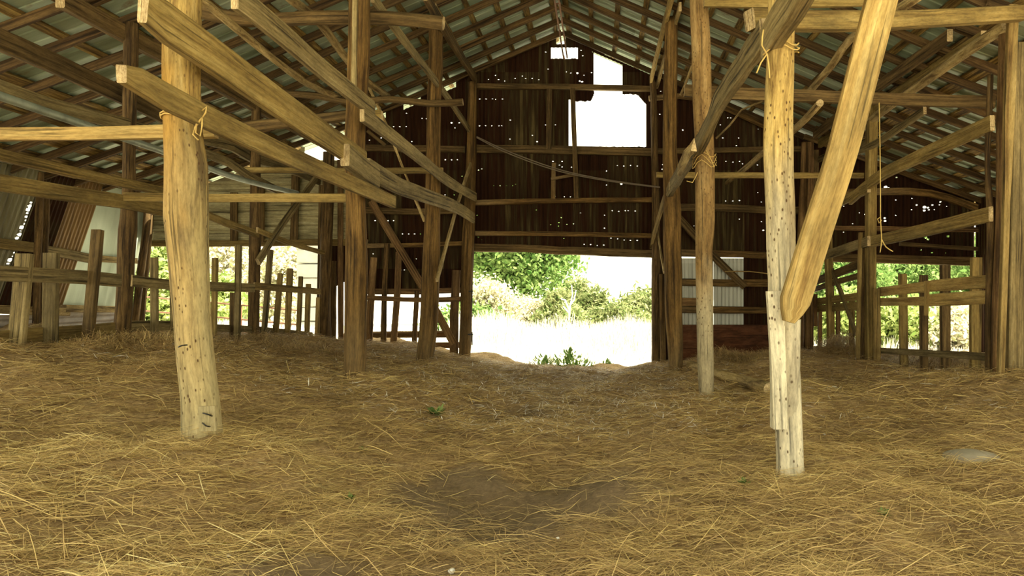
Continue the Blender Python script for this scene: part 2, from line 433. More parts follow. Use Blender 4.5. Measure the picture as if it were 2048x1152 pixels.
def field_z(x, y):
    inside = (x > -9.4) & (x < 8.2) & (y > -3) & (y < 13.4)
    far = np.clip((np.hypot(x, y - 6) - 14) / 12, 0, 1)
    z = gz(x, y, 0.0) * (1 - far) + (EYE - 1.55) * far
    return z - np.where(inside, 0.35, 0.02) + 0.04 * np.sin(x * .7) * np.sin(y * .5)
fld = grid_mesh('ground', -70, 70, -40, 120, 1.0, field_z, M_FIELD)
tag(fld, kind='structure')

# ------------------------------------------------------------------ roof profile (underside of the rafters, world z)
RX, RZ, SL, SO, BL, BR, EL, ER = -0.605, EYE + 4.9, 0.435, 0.36, -5.15, 4.15, -8.75, 7.6
def roof(x):
    if x < BL: return RZ - SL * (RX - BL) - SO * (BL - x)
    if x > BR: return RZ - SL * (BR - RX) - SO * (x - BR)
    return RZ - SL * abs(x - RX)

# ------------------------------------------------------------------ walls
def cut(iv, a, b):
    out = []
    for (p, q) in iv:
        if b <= p or a >= q: out.append((p, q)); continue
        if a > p: out.append((p, a))
        if b < q: out.append((b, q))
    return [(p, q) for p, q in out if q - p > 0.002]
def corr_wall(name, mat, u0, u1, solid, pos, wl=0.076, amp=0.009, per=6, holes=(), kind='structure', parent=None):
    """sheet of corrugated tin: vertical strips; holes (u, z, radius) go right through"""
    du = wl / per
    n = int(round((u1 - u0) / du))
    off = lambda i: amp * math.sin(2 * math.pi * i / per)
    hs = {}
    for (hu, hz, r) in holes:
        k0, k1 = int((hu - r - u0) / du), int((hu + r - u0) / du)
        for k in range(k0, k1 + 1):
            uc = u0 + (k + .5) * du
            hh = math.sqrt(max(0.0, r * r - (uc - hu) ** 2 * 0.7)) + 0.001
            hs.setdefault(k, []).append((hz - hh, hz + hh))
    mb = MB()
    for i in range(n):
        a, b = u0 + i * du, u0 + (i + 1) * du
        iv = solid((a + b) / 2)
        for (p, q) in hs.get(i, ()): iv = cut(iv, p, q)
        for (p, q) in iv:
            k = len(mb.v)
            for (u, z, o) in ((a, p, off(i)), (b, p, off(i + 1)), (b, q, off(i + 1)), (a, q, off(i))):
                mb.v.append(pos(u, z, o))
            mb.face((k, k + 1, k + 2, k + 3), [(a, p), (b, p), (b, q), (a, q)])
    o = mb.build(name, mat, parent)
    if kind: o['kind'] = kind
    return o
wx = lambda px: (px - VX) / PPM
wz = lambda py: EYE + (VY - py) / PPM
YB = 13.06
jag = lambda u, s, a: a * (mnoise(Vector((u * s, 3.1, 0))) + .6 * mnoise(Vector((u * s * 3.1, 9.7, 0))))

HP = []
def addh(sc, ox, oy, pts, r=.011):
    for p in pts: HP.append((wx(p[0] / sc + ox), wz(p[1] / sc + oy), (p[2] if len(p) > 2 else r) * .62 * R.uniform(.75, 1.25)))
addh(2.88, 860, 0, [(375,428),(335,452),(392,452),(428,462),(488,446),(530,432),(548,447),(587,447),(625,453),(680,393),(737,479),(785,408),(810,415),(848,415,.022),(886,428),(862,462,.02),(876,465,.02),(930,413),(665,293),(870,283),(880,315),(935,293),(283,565),(320,565),(358,565),(375,567),(415,565),(120,703,.018),(163,703),(215,703),(282,720),(317,720),(353,720),(395,720),(411,720),(140,732),(460,687),(458,797),(588,776),(615,812,.016),(665,715),(722,715),(707,926),(760,926),(745,948),(760,958),(815,960),(84,917),(120,917),(155,917),(277,977),(295,970),(365,1067),(402,1067),(438,1067),(475,1067),(1079,950),(1117,953),(1156,950),(1195,953),(1017,982),(1017,1063),(1103,1055,.028),(720,1127),(773,1131),(809,1131),(535,1143),(570,1146),(83,1120),(135,1120),(1330,520),(1325,653),(1458,745,.016),(1343,945),(1338,972)])
addh(2.88, 900, 380, [(935,117),(973,121),(1010,117),(1028,117),(1068,119),(890,143),(640,157,.016),(626,186,.016),(624,206,.014),(578,198),(710,193),(672,196),(928,276),(966,280),(1004,287),(1040,289),(1079,289),(773,312),(810,313),(848,318),(886,316,.014),(656,278),(890,218),(160,270),(180,285)])
addh(2.88, 400, 0, [(1185,648),(1275,678),(1300,680),(1110,725),(1145,725),(1183,725),(970,803,.015),(1037,790,.015),(1215,811),(1165,810),(1293,845),(1447,702),(1490,702),(1410,917),(1445,917),(1480,917)])
addh(3.03, 480, 340, [(813,305),(890,305),(925,305),(980,386),(1017,386),(1053,386),(1088,386),(757,447,.016),(824,466),(1100,458),(800,507),(877,505,.015),(1062,537),(865,693),(970,605),(990,605)])
addh(4.43, 1440, 220, [(75,62,.014),(100,62),(8,125),(30,241),(172,241),(150,310),(57,450),(120,457),(180,450),(207,471),(338,482),(55,803),(118,803),(178,798,.014),(342,727),(372,812),(177,964),(374,987),(390,1063,.014),(735,710),(1013,1063),(1105,1080),(1105,850),(1245,908),(1127,652,.035)])
addh(4.11, 1740, 200, [(223,818),(357,805),(355,898),(395,860,.015),(460,878,.035),(458,905,.03),(490,882,.025),(497,900,.02),(525,860,.015),(540,898,.014),(585,858),(592,832),(645,871),(222,945),(132,968,.02),(135,992,.02),(140,715,.04),(165,720,.02),(655,1118,.028),(470,1128,.045),(490,1142,.03),(230,632,.02)])
addh(2.88, 1600, 380, [(865,265,.022),(770,360,.02),(705,345,.014),(848,362),(817,68),(560,55),(560,145)])
for k in range(30):
    HP.append((R.uniform(-4.6, 7.3), R.uniform(2.4, 5.2), R.uniform(.004, .006)))

def back_solid(u):
    px = u * PPM + VX
    top = roof(u) + 0.10
    iv = []
    if px < 655: return []
    if px < 692: return [(wz(566 + 6 * math.sin(u * 30)), wz(490))]
    if px < 940: bot = wz(578)
    elif px < 1305: bot = wz(503)
    elif px < 1362: bot = wz(735)
    elif px < 1545: bot = wz(512)
    elif px < 1622: bot = wz(735)
    else: bot = wz(520)
    iv = [(bot, top)]
    # ridge window, ragged upper opening, the large loading hole
    if 1102 < px < 1155: iv = cut(iv, wz(115) + jag(u, 9, .012), wz(93))
    if 1112 < px < 1130: iv = cut(iv, wz(86), 9)
    if 1187 < px < 1245: iv = cut(iv, wz(180), roof(u) - 0.02)
    if 1137 < px < 1291 + 2 * math.sin(u * 40):
        t = 198 if px < 1150 else (201 - max(0, (px - 1181)) ** 1.4 if px < 1188 else (170 if px < 1245 else (187 if px < 1274 else 187 + (px - 1274) * 1.1)))
        iv = cut(iv, wz(292 + 1.5 * mnoise(Vector((u * 12, 0, 0)))), wz(t) + jag(u, 14, .015))
    if 1210 < px < 1300: iv = cut(iv, roof(u) + 0.03, 9)
    if 735 < px < 925 and (int(px / 35) % 2): iv = cut(iv, roof(u) - 0.05, roof(u) + .12)
    return iv
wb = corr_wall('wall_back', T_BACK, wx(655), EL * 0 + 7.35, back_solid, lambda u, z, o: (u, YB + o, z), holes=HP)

# pale sheets low on the back wall, right of the doorway (three sheets and a rusty one)
for (a, b, y0, y1, mt, lb) in ((1362, 1428, 516, 724, T_PALE, 'whitish tin sheet low on the back wall beside the doorway post'),
                               (1428, 1491, 516, 724, T_PALE, 'whitish tin sheet with rust spots under the short diagonal brace'),
                               (1488, 1546, 512, 660, T_BACK, 'dark rusty tin sheet right of the whitish sheets on the back wall'),
                               (1494, 1546, 612, 724, T_PALE, 'torn whitish tin sheet showing above the brown plywood')):
    yy = YB - 0.0 - (0.022 if (mt is T_BACK or a == 1494) else 0.0) + (.02 if a == 1494 else 0)
    top = (lambda u: wz(622 - min(14, max(0, (u * PPM + VX - 1494) * .55)) + 3 * mnoise(Vector((u * 15, 0, 0))))) if a == 1494 else (lambda u, y0=y0: wz(y0))
    o = corr_wall('tin_sheet', mt, wx(a), wx(b), lambda u, y1=y1, top=top: [(wz(y1), top(u))], lambda u, z, o, yy=yy: (u, yy + o, z), kind=None, amp=.007)
    tag(o, lb, 'tin sheet', 'low tin sheets on the back wall')
# brown plywood
mb = MB(); sweep(mb, [(Vector((wx(1362), 12.95, wz(686))), .012, .355), (Vector((wx(1540), 12.95, wz(686))), .012, .355)], step=.5)
o = mb.build('plywood_panel', [wood('brown_plywood', (0.075, 0.026, 0.010), (0.15, 0.055, 0.022), (0.20, 0.085, 0.036), grain=(2.2, 7), bump=.1)] * 2)
tag(o, 'dark reddish brown plywood sheet standing at the foot of the back wall', 'plywood')

# clapboard part of the back wall (left bay)
def clap():
    mb = MB()
    z = wz(488)
    M_CL = wood('faded_clapboard', (0.22, 0.17, 0.08), (0.42, 0.36, 0.19), (0.55, 0.49, 0.29), grain=(0.8, 24), bump=.3)
    x0, x1 = -8.72, wx(694)
    while z < roof(x1) + .1:
        h = 0.125
        a = x0
        # clip the board under the rafters
        def clipx(zz):
            if zz < roof(x0): return x0
            lo, hi = x0, x1
            for _ in range(30):
                m = (lo + hi) / 2
                if roof(m) < zz: lo = m
                else: hi = m
            return hi
        a0, a1 = clipx(z), clipx(z + h)
        xe = x1
        if z > wz(330): xe = wx(606)
        if a0 < xe - .05:
            k = len(mb.v)
            a1 = min(a1, xe - .02)
            mb.v += [(a0, YB - .012, z), (xe, YB - .012, z), (xe, YB + .004, z + h), (a1, YB + .004, z + h),
                     (a0, YB + .02, z), (xe, YB + .02, z), (xe, YB + .02, z + h), (a1, YB + .02, z + h)]
            q = [(0, a0), (0, xe)]
            uv = lambda p: (mb.v[p][0], mb.v[p][2] * 1.0)
            for f in ((0, 1, 2, 3), (5, 4, 7, 6), (4, 5, 1, 0), (3, 2, 6, 7)):
                f = tuple(k + i for i in f); mb.face(f, [uv(i) for i in f])
        z += h
    o = mb.build('wall_back.001', M_CL); o['kind'] = 'structure'
clap()

# left wall: leans out towards its foot; seen only from the middle bay to the back corner
lw = lambda z: -8.5 - 0.17 * (EYE + 1.62 - z)
def left_pos(u, z, o): return (lw(z) - o, u - 0.215 * (EYE + 1.6 - z), z)
LT = lambda u: roof(lw(EYE + 1.6)) + 0.12
segs = [('dark corrugated tin sheet at the front end of the left wall, slit of daylight at its edge', T_DGREEN, 8.0, 10.38, .009, .09),
        ('dark brown corrugated tin sheet behind the pair of thin poles on the left wall', T_BACK, 10.36, 11.02, .009, .08),
        ('orange rusted corrugated tin sheet on the left wall', T_RUST, 11.0, 11.62, .008, .076),
        ('light green grey flat seamed tin sheet on the left wall near the back corner', T_GREEN, 11.6, 13.1, .004, .24)]
wl_root = None
for (lb, mt, a, b, am, wl) in segs:
    hs = [(10.31 + R.uniform(-.02, .02), EYE + 1.35 - .055 * k, R.choice((.006, .012, .018, .026))) for k in range(18)] if a == 8.0 else []
    o = corr_wall('wall_left' if wl_root is None else 'tin_sheet', mt, a, b, lambda u: [(EYE - .30, LT(u))], left_pos, wl=wl, amp=am, holes=hs, kind='structure' if wl_root is None else None)
    if wl_root is None: wl_root = o
    else: tag(o, lb, 'tin sheet', 'tin sheets of the left wall')
o = corr_wall('tin_sheet', plain('lilac_grey_tin', (.40, .36, .33), .6, .2, .25), EYE - .78, EYE - .34, lambda u: [(8.2, 13.0)], lambda u, z, o: (lw(u) + .02 - o, z, u), wl=.1, amp=.012, kind=None)
tag(o, 'grey corrugated tin sheet laid sideways along the foot of the left wall', 'tin sheet', 'tin sheets of the left wall')
# right wall, hardly seen behind the post cluster
corr_wall('wall_right', T_BACK, 6.2, 13.06, lambda u: [(EYE - 1.2, roof(7.35) + .1)], lambda u, z, o: (7.36 + o, u, z), wl=.09)

# ------------------------------------------------------------------ roof: tin, laths, rafters
YF, YR = -1.0, 13.5
def roof_tin(name, side):
    mb = MB()
    xs = [RX, BL, EL] if side < 0 else [RX, BR, ER]
    prof = []
    y = YF
    while y < YR:
        prof += [(y, 0), (y + .17, 0), (y + .185, .018), (y + .20, 0)]
        y += .20
    # a few missing bites at the back end let daylight through
    bites = [(-8.0, -7.75), (-6.35, -6.1)] if side < 0 else [(5.1, 5.3)]
    cuts = sorted(set(xs[1:2] + [xs[0], xs[2]] + [c for b in bites for c in b]), reverse=side < 0)
    zz = lambda x: roof(x) + .145
    for k in range(len(prof) - 1):
        (ya, da), (yb, db) = prof[k], prof[k + 1]
        if yb - ya < 1e-6: continue
        for j in range(len(cuts) - 1):
            xa, xb = cuts[j], cuts[j + 1]
            if any(min(xa, xb) >= b[0] - 1e-6 and max(xa, xb) <= b[1] + 1e-6 for b in bites) and 12.35 < ya < 12.75: continue
            i = len(mb.v)
            mb.v += [(xa, ya, zz(xa) + da), (xb, ya, zz(xb) + da), (xb, yb, zz(xb) + db), (xa, yb, zz(xa) + db)]
            mb.face((i, i + 1, i + 2, i + 3), [(0, 0), (1, 0), (1, 1), (0, 1)])
    o = mb.build(name, T_ROOF); o['kind'] = 'structure'
roof_tin('ceiling_left', -1); roof_tin('ceiling_right', 1)
ORD = ['first', 'second', 'third', 'fourth', 'fifth', 'sixth', 'seventh', 'eighth', 'ninth', 'tenth', 'eleventh', 'twelfth', 'thirteenth', 'fourteenth', 'fifteenth']
def slope_pt(x, y, dz=0.0): return Vector((x, y, roof(x) + dz))
for (sd, xa, xb, nm) in (('left', RX - .01, BL - .12, 'upper left'), ('right', RX + .01, BR + .12, 'upper right'), ('left', BL + .15, EL + .05, 'lower left'), ('right', BR - .15, ER - .05, 'lower right')):
    low = nm.startswith('lower')
    for k in range(13):
        y = 12.93 - 0.6 * k + (R.uniform(-.03, .03) if k else 0) - (0.07 if low else 0)
        mb = MB()
        bend = R.uniform(-.015, .015)
        xm = (xa + xb) / 2
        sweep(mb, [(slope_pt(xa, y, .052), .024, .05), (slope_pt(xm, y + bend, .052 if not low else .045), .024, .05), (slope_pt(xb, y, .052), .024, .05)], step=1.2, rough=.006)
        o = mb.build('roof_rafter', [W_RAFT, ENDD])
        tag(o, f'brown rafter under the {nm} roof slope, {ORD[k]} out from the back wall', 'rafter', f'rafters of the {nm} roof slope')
for (nm, xa, xb, n) in (('upper left', RX - .12, BL, 11), ('upper right', RX + .12, BR, 11), ('lower left', BL - .2, EL + .15, 8), ('lower right', BR + .2, ER - .15, 8)):
    low = nm.startswith('lower')
    for k in range(n):
        x = xa + (xb - xa) * k / (n - 1 + (0 if low else .7))
        hw = R.uniform(.06, .11) if low else R.uniform(.035, .05)
        mb = MB()
        y0 = R.uniform(4.6, 5.6)
        sl = (roof(x + .05) - roof(x - .05)) / .1
        pts = []
        ys = [y0, 7.5, 9.5, 11.5, 13.42]
        for y in ys: pts.append((Vector((x + R.uniform(-.02, .02), y, roof(x) + .118)), hw * R.uniform(.85, 1.15), .010))
        sweep(mb, pts, step=.35, rough=.012 if low else .007)
        # lay the lath flat on the slope
        for i, v in enumerate(mb.v): mb.v[i] = (v[0], v[1], v[2] + (v[0] - x) * sl)
        o = mb.build('roof_lath', [W_LATH, ENDD])
        tag(o, f'rough lath on top of the {nm} rafters, {ORD[k]} down from ' + ('the plate beam' if low else 'the ridge'), 'lath', f'laths of the {nm} roof slope')

# ------------------------------------------------------------------ timbers
def bar(name, label, cat, group, mats, pts, shape='rect', rough=.005, step=.25, smooth=True, parent=None, seg=14):
    mb = MB(); sweep(mb, pts, shape, step, smooth, rough, seg)
    o = mb.build(name, mats, parent)
    if parent is None: tag(o, label, cat, group)
    return o
def post(label, mat, t, pts, shape='round', dep=None, rough=.10, name='log_post', group='log posts of the barn frame', sink=.18, end=ENDD, tp=None):
    """upright from photo pixels (x, y, width), bottom first"""
    q = []
    x, y, wd = pts[0]
    g = P(x, y, t)
    a = wd / 2 * t / PPM
    q.append((g - Vector((0, 0, sink)), a, dep or a))
    for (x, y, wd) in pts:
        a = wd / 2 * t / PPM
        p = P(x, y, t); p.z = min(p.z, min(roof(p.x - a), roof(p.x + a)) + .02)
        q.append((p, a, dep or a))
    return bar(name, label, 'post', group, [mat, end], q, shape, rough, .10 if shape == 'round' else .3, True, None, 18)
def under(p, a, b):
    """keep a timber inside the barn just below the rafters"""
    if p.y < 13.1: p.z = min(p.z, min(roof(p.x - a), roof(p.x + a)) - b + .01)
    return (p, a, b)
def run(label, mat, X, pts, h, th=.045, name='lengthwise_plank', cat='plank', group='planks nailed along the post rows', rough=.006, end=END, smooth=True, shape='rect'):
    """member running lengthwise at x = X (or X per point)"""
    q = []
    for p in pts:
        xx = p[2] if len(p) > 2 else X
        q.append(under(PL(p[0], p[1], xx), th / 2, (p[3] if len(p) > 3 else h) / 2))
    return bar(name, label, cat, group, [mat, end], q, shape, rough, .25, smooth)
def span(label, mat, pts, h, th=.05, name='tie_beam', cat='beam', group='cross ties between the post rows', rough=.006, end=END, shape='rect', smooth=True, step=.2):
    q = [under(P(*p), th / 2, h / 2) for p in pts]
    return bar(name, label, cat, group, [mat, end], q, shape, rough, step, smooth)

# --- log posts, left inner row
pl1 = post('thick pale debarked log post nearest the camera on the left, with wormholes and orange stains', W_PALE, .315,
     [(405, 886, 80), (404, 866, 73), (400, 800, 68), (391, 720, 67), (384, 620, 65), (378, 520, 71), (373, 430, 80), (372, 330, 78), (366, 250, 67), (363, 100, 66), (366, 0, 66), (370, -400, 62), (372, -770, 58)], rough=.075)
pl2 = post('brown log post with a grey slat at its top, second in the left inner row', W_BROWN, .535,
     [(709, 764, 42), (710, 720, 42), (711, 650, 43), (713, 560, 45), (713, 500, 42), (711, 400, 38), (710, 300, 39), (712, 230, 40), (718, 100, 42), (719, 0, 42), (720, -214, 40)], rough=.07)
post('brown log post with a scarred foot, third in the left inner row', W_BROWN, .79,
     [(848, 726, 34), (852, 700, 34), (858, 640, 35), (861, 560, 35), (863, 500, 34), (866, 400, 30), (867, 300, 28), (868, 200, 28), (872, 120, 28), (871, 42, 26)], rough=.08)
post('reddish log post forming the left edge of the big doorway', W_BROWN, .985,
     [(929, 716, 24), (932, 650, 24), (934, 560, 24), (937, 470, 25), (940, 400, 22), (943, 300, 20), (945, 165, 17)], rough=.07)
# --- right inner row
pr1 = post('whitened log post nearest the camera on the right, with a split squared side', W_WHITE, .322,
     [(1581, 950, 58), (1580, 930, 53), (1578, 860, 52), (1574, 780, 56), (1570, 720, 57), (1567, 640, 60), (1564, 560, 54), (1562, 500, 56), (1561, 420, 57), (1557, 300, 59), (1558, 190, 57), (1562, 60, 53), (1563, -300, 52), (1563, -740, 50)], rough=.07)
pr2 = post('slim grey log post, bleached below its middle, second back in the right inner row', W_GREYL, .563,
     [(1413, 799, 29), (1411, 720, 33), (1409, 600, 34), (1408, 500, 34), (1410, 440, 40), (1409, 300, 38), (1404, 200, 38), (1402, 90, 38), (1398, 0, 37), (1396, -176, 36)], rough=.06)
post('dark rotten-footed log post right of the doorway, third back in the right inner row', W_BROWN, .782,
     [(1350, 744, 28), (1351, 700, 31), (1347, 610, 35), (1345, 500, 36), (1344, 420, 36), (1340, 300, 28), (1340, 200, 28), (1342, 100, 27), (1343, 18, 26)], rough=.10)
post('thin knotty log post forming the right edge of the doorway', W_BARK, .985,
     [(1313, 730, 20), (1312, 600, 18), (1312, 480, 18), (1311, 400, 15), (1309, 300, 14), (1307, 200, 13), (1305, 155, 13)], rough=.10)
post('split half log leaning on the post at the right edge of the doorway', W_BROWN, .975,
     [(1326, 728, 12), (1325, 640, 12), (1322, 548, 8)], rough=.10, group='short uprights by the doorway')
# --- outer rows
post('bark-covered log post with a burr, nearest in the left outer row', W_BARK, .571,
     [(243, 688, 33), (246, 640, 30), (250, 580, 28), (252, 520, 29), (255, 460, 32), (258, 400, 26), (258, 330, 22), (260, 200, 24), (262, 90, 26), (263, 47, 24)], rough=.12)
post('dark log post in the fence line, second back in the left outer row', W_BARK, .79,
     [(507, 672, 21), (508, 600, 21), (510, 480, 22), (511, 400, 20), (511, 320, 19), (513, 200, 16)], rough=.09)
post('dark log post with pale bare foot at the left end of the small opening', W_BARK, .975,
     [(649, 686, 24), (650, 600, 22), (653, 480, 23), (656, 400, 22), (658, 305, 22)], rough=.10)
post('reddish log at the back wall behind the white near post', W_RED, .985, [(1598, 712, 18), (1600, 560, 17), (1605, 420, 15), (1610, 285, 14)], rough=.10)
post('squared brown post beside the reddish log at the back wall', W_RED, .975, [(1618, 716, 14), (1618, 500, 14), (1620, 285, 12)], 'rect', .07, .006)
post('bark-covered log in the middle of the right fence post cluster', W_BARK, .79, [(1728, 726, 14), (1729, 600, 14), (1731, 465, 12)], rough=.12, group='uprights of the right fence post cluster')
post('tall squared dark post of the right fence post cluster', W_TAN, .778, [(1741, 724, 17), (1741, 500, 17), (1743, 300, 18), (1745, 205, 18)], 'rect', .07, .005, name='square_post', group='uprights of the right fence post cluster')
post('short pale board at the left side of the right fence post cluster', W_NEW, .785, [(1715, 726, 8), (1718, 600, 7), (1721, 465, 6)], 'rect', .03, .004, name='board_upright', group='uprights of the right fence post cluster')
post('short thick tan board at the start of the two-rail fence', W_NEW, .765, [(1754, 721, 13), (1754, 640, 12), (1753, 577, 12)], 'rect', .03, .004, name='board_upright', group='uprights of the right fence post cluster')
post('crooked dark pole at the left of the cluster by the right edge', W_BARK, .535, [(1976, 750, 12), (1976, 620, 11), (1980, 500, 13), (1980, 420, 14), (1975, 330, 10), (1978, 240, 11), (1981, 150, 11)], rough=.12, group='uprights by the right edge')
post('rusty reddish log in the cluster by the right edge', W_RED, .53, [(1990, 748, 17), (1993, 600, 16), (2000, 450, 17), (2002, 300, 18), (2005, 180, 20), (2008, 62, 18)], rough=.09, group='uprights by the right edge')
post('narrow tan board leaning in the cluster by the right edge', W_NEW, .515, [(2001, 740, 12), (2006, 600, 12), (2012, 400, 13), (2018, 215, 20), (2026, -30, 20)], 'rect', .025, .004, name='board_upright', group='uprights by the right edge')
post('broad squared greenish post in the cluster by the right edge', W_GREY, .525, [(2026, 738, 30), (2027, 600, 31), (2031, 420, 29), (2034, 250, 33), (2036, 88, 34)], 'rect', .06, .005, name='square_post', group='uprights by the right edge')
post('squared post in the right back bay, braced by a leaning board', W_TAN, .93, [(1662, 702, 13), (1660, 600, 13), (1656, 480, 14), (1654, 425, 12)], 'rect', .06, .004, name='square_post')
post('thin bark pole against the left wall, nearer of the pair', W_BARK, .782, [(72, 668, 13), (74, 560, 12), (78, 440, 14), (82, 345, 10)], rough=.1, name='thin_pole', group='thin poles against the left wall')
post('thin bark pole against the left wall, farther of the pair', W_BARK, .808, [(85, 664, 9), (88, 560, 9), (92, 440, 12), (94, 350, 10)], rough=.1, name='thin_pole', group='thin poles against the left wall')
post('leaning corner pole with a pale foot at the back end of the left wall', W_BARK, .965, [(270, 650, 13), (277, 580, 14), (290, 480, 14), (297, 405, 13)], rough=.12, name='thin_pole', group='thin poles against the left wall')
post('dark pole in the back left corner behind the leaning corner pole', W_DARK, .985, [(284, 640, 10), (292, 540, 11), (302, 420, 12)], rough=.1, name='thin_pole', group='thin poles against the left wall')

# details of the two near posts
bar('patch', None, None, None, [W_PALE, END], [(P(416, 862, .2818), .047, .007), (P(414, 812, .2818), .046, .007)], 'rect', .003, .05, parent=pl1)
for (a, b, c) in (((406, 826), (416, 829), (424, 832)), ((405, 846), (413, 852), (420, 853)), ((357, 694), (364, 691), (374, 690))):
    bar('bent_nail', None, None, None, [M_BLACK, M_BLACK], [(P(*a, .2805), .004, .004), (P(*b, .277), .004, .004), (P(*c, .2805), .004, .004)], 'round', 0, .02, parent=pl1, seg=6)
bar('slat', None, None, None, [W_GREY, END], [(P(707, 196, .50), .022, .02), (P(709, 100, .50), .022, .02), (P(711, -40, .50), .022, .02)], 'rect', .003, parent=pl2)
bar('square_side', None, None, None, [W_WHITE, END], [(P(1558, 856, .308), .04, .04), (P(1555, 720, .308), .042, .04), (P(1549, 582, .308), .044, .04)], 'rect', .008, .1, parent=pr1)
bar('shoulder', None, None, None, [W_WHITE, END], [(P(1576, 860, .321), .045, .045), (P(1575, 800, .319), .066, .066), (P(1576, 720, .316), .072, .07), (P(1577, 638, .315), .074, .07)], 'round', .08, .06, parent=pr1)

# --- lengthwise planks, left inner row
run('broad tan plank sweeping down from the top left across the near left post', W_TAN, -2.24, [(286, 12, -2.24, .17), (330, 45), (500, 165), (600, 237), (728, 325)], .21, .055)
run('thick short splice plank at the second left post, between two longer planks', W_GREY, -2.20, [(690, 310), (728, 340), (752, 357)], .20, .08)
run('pale sagging plank from the second left post to the doorway', W_GREY, -2.22, [(735, 335), (800, 373), (870, 398), (915, 416), (947, 436)], .19, .045)
run('rough plank with a broken front end, lower and crossing the near left post', W_TAN, -2.19, [(243, 147, -2.19, .085), (275, 160, -2.19, .12), (330, 193), (480, 268), (600, 322), (700, 366), (787, 404)], .135, .05)
run('long dark plank high in the left row, running to the second left post', W_GREY, -2.2, [(470, -8), (560, 65), (650, 143), (746, 219)], .16, .045)
run('pale narrow plank from the second left post down to the doorway post', W_GREY, -2.2, [(724, 227), (790, 277), (850, 325), (900, 365), (951, 394)], .15, .045)
run('grey-tan plank just below the upper left plate, third left post', W_GREY, -2.36, [(745, -6), (800, 70), (893, 192), (955, 286)], .12, .04)
run('heavy dark plate beam on top of the left inner posts', W_DARK, -2.27, [(850, -10), (905, 86), (951, 158)], .15, .07, name='plate_beam', cat='beam', group='plate beams on the posts')
run('second plate board beside the left inner plate beam', W_TAN, -2.30, [(870, -25), (915, 70), (950, 120)], .12, .04, name='plate_beam', cat='beam', group='plate beams on the posts')
run('dark plate beam on top of the left outer posts', W_DARK, -5.15, [(120, -28), (250, 44), (330, 92), (505, 190), (655, 278)], .18, .09, name='plate_beam', cat='beam', group='plate beams on the posts')
run('white-barked pole lying high between the left rows', W_POLE, -3.2, [(560, -22), (584, 0), (639, 45), (695, 120), (737, 165), (775, 192)], .10, .10, name='loft_pole', cat='pole', group='loose poles overhead', shape='round', rough=.1)
run('forked weathered pole ending beside the second left post', W_POLE, -3.8, [(385, -10), (415, 8), (500, 80), (560, 128), (615, 168), (645, 182), (676, 193)], .085, .085, name='loft_pole', cat='pole', group='loose poles overhead', shape='round', rough=.14)
run('broad dark plank along the left outer row, high, from the left edge', W_DARK, -5.32, [(-40, 62), (110, 128), (250, 193), (330, 233)], .20, .05)
run('grey plank continuing the high left outer row past the near post', W_GREY, -5.30, [(395, 275), (465, 292), (502, 314), (580, 337), (690, 384)], .16, .05)
run('greenish brown plank along the left outer row above the pipe', W_GREY, -5.08, [(-40, 160), (84, 205), (248, 248), (290, 260)], .13, .045)
run('sagging board behind the near left post above the pipe end', W_GREY, -4.98, [(398, 302), (459, 326), (497, 352), (566, 386)], .12, .04)
run('long galvanised pipe hung along the left outer row', M_PIPE, -4.85, [(-40, 178), (0, 192), (170, 250), (335, 306), (480, 358), (594, 386)], .075, .075, name='metal_pipe', cat='pipe', group=None, shape='round', rough=0, end=M_BLACK)
run('round edged rail along the left outer row at the roof eaves', W_TAN, -5.0, [(-40, 296), (0, 310), (150, 345), (330, 384)], .10, .06)
run('flat tan plank along the left outer row below the eaves', W_TAN, -5.0, [(-40, 358), (0, 366), (120, 385), (241, 403), (335, 421)], .145, .04)
run('short board of the left outer row past the near post', W_TAN, -5.06, [(400, 424), (450, 445), (516, 469)], .10, .04)
run('thin tan board of the left outer row ending at the back post', W_TAN, -5.02, [(514, 460), (580, 486), (648, 506)], .085, .03)

# --- cross ties, left
span('crooked log tie across the top at the second left post', W_DARK, [(395, 22, .56), (500, 40, .56), (620, 36, .56), (780, 36, .56), (887, 47, .56)], .15, .13, shape='round', rough=.10)
span('crooked log tie across the third left post', W_DARK, [(566, 186, .765), (640, 192, .765), (700, 204, .765), (780, 198, .765), (860, 207, .765), (926, 204, .765)], .10, .09, shape='round', rough=.12)
span('dark log tie stub left of the second left post', W_DARK, [(450, 256, .60), (560, 247, .57), (700, 230, .56)], .12, .10, shape='round', rough=.1)
span('dark sawn tie between the second outer and third inner left posts', W_TAN, [(486, 340, .765), (690, 342, .765), (886, 341, .765)], .085, .05)
span('pale yellow tie plank at the near left post, from the left edge', W_NEW, [(-60, 269, .335), (150, 268, .335), (340, 264, .335), (432, 262, .335)], .082, .05, step=.15)
span('tan tie plank from the first outer left post to the second inner post', W_TAN, [(250, 394, .552), (400, 396, .552), (560, 396, .552), (697, 396, .552)], .088, .05)
span('square block end sticking out right of the second left post', W_TAN, [(738, 230, .55), (764, 231, .55)], .09, .07, name='timber_block', cat='timber', group=None)
# --- ties, right
span('heavy square tie timber at the top right behind the near right post', W_TAN, [(1499, 40, .352), (1600, 42, .37), (1760, 42, .42), (1900, 35, .46), (2045, 27, .50)], .135, .11, step=.2)
span('yellow tie board across the very top between the right posts', W_TAN, [(1408, 2, .530), (1560, 4, .530), (1750, 0, .530)], .12, .05)
span('long dark tie from the second right post to the right edge cluster', W_DARK, [(1369, 181, .585), (1450, 187, .585), (1600, 192, .583), (1800, 199, .58), (1990, 205, .56)], .13, .06)
span('thin sawn tie at mid height between the third right post and the fence cluster', W_TAN, [(1313, 350, .795), (1500, 351, .795), (1727, 351, .795)], .085, .05)
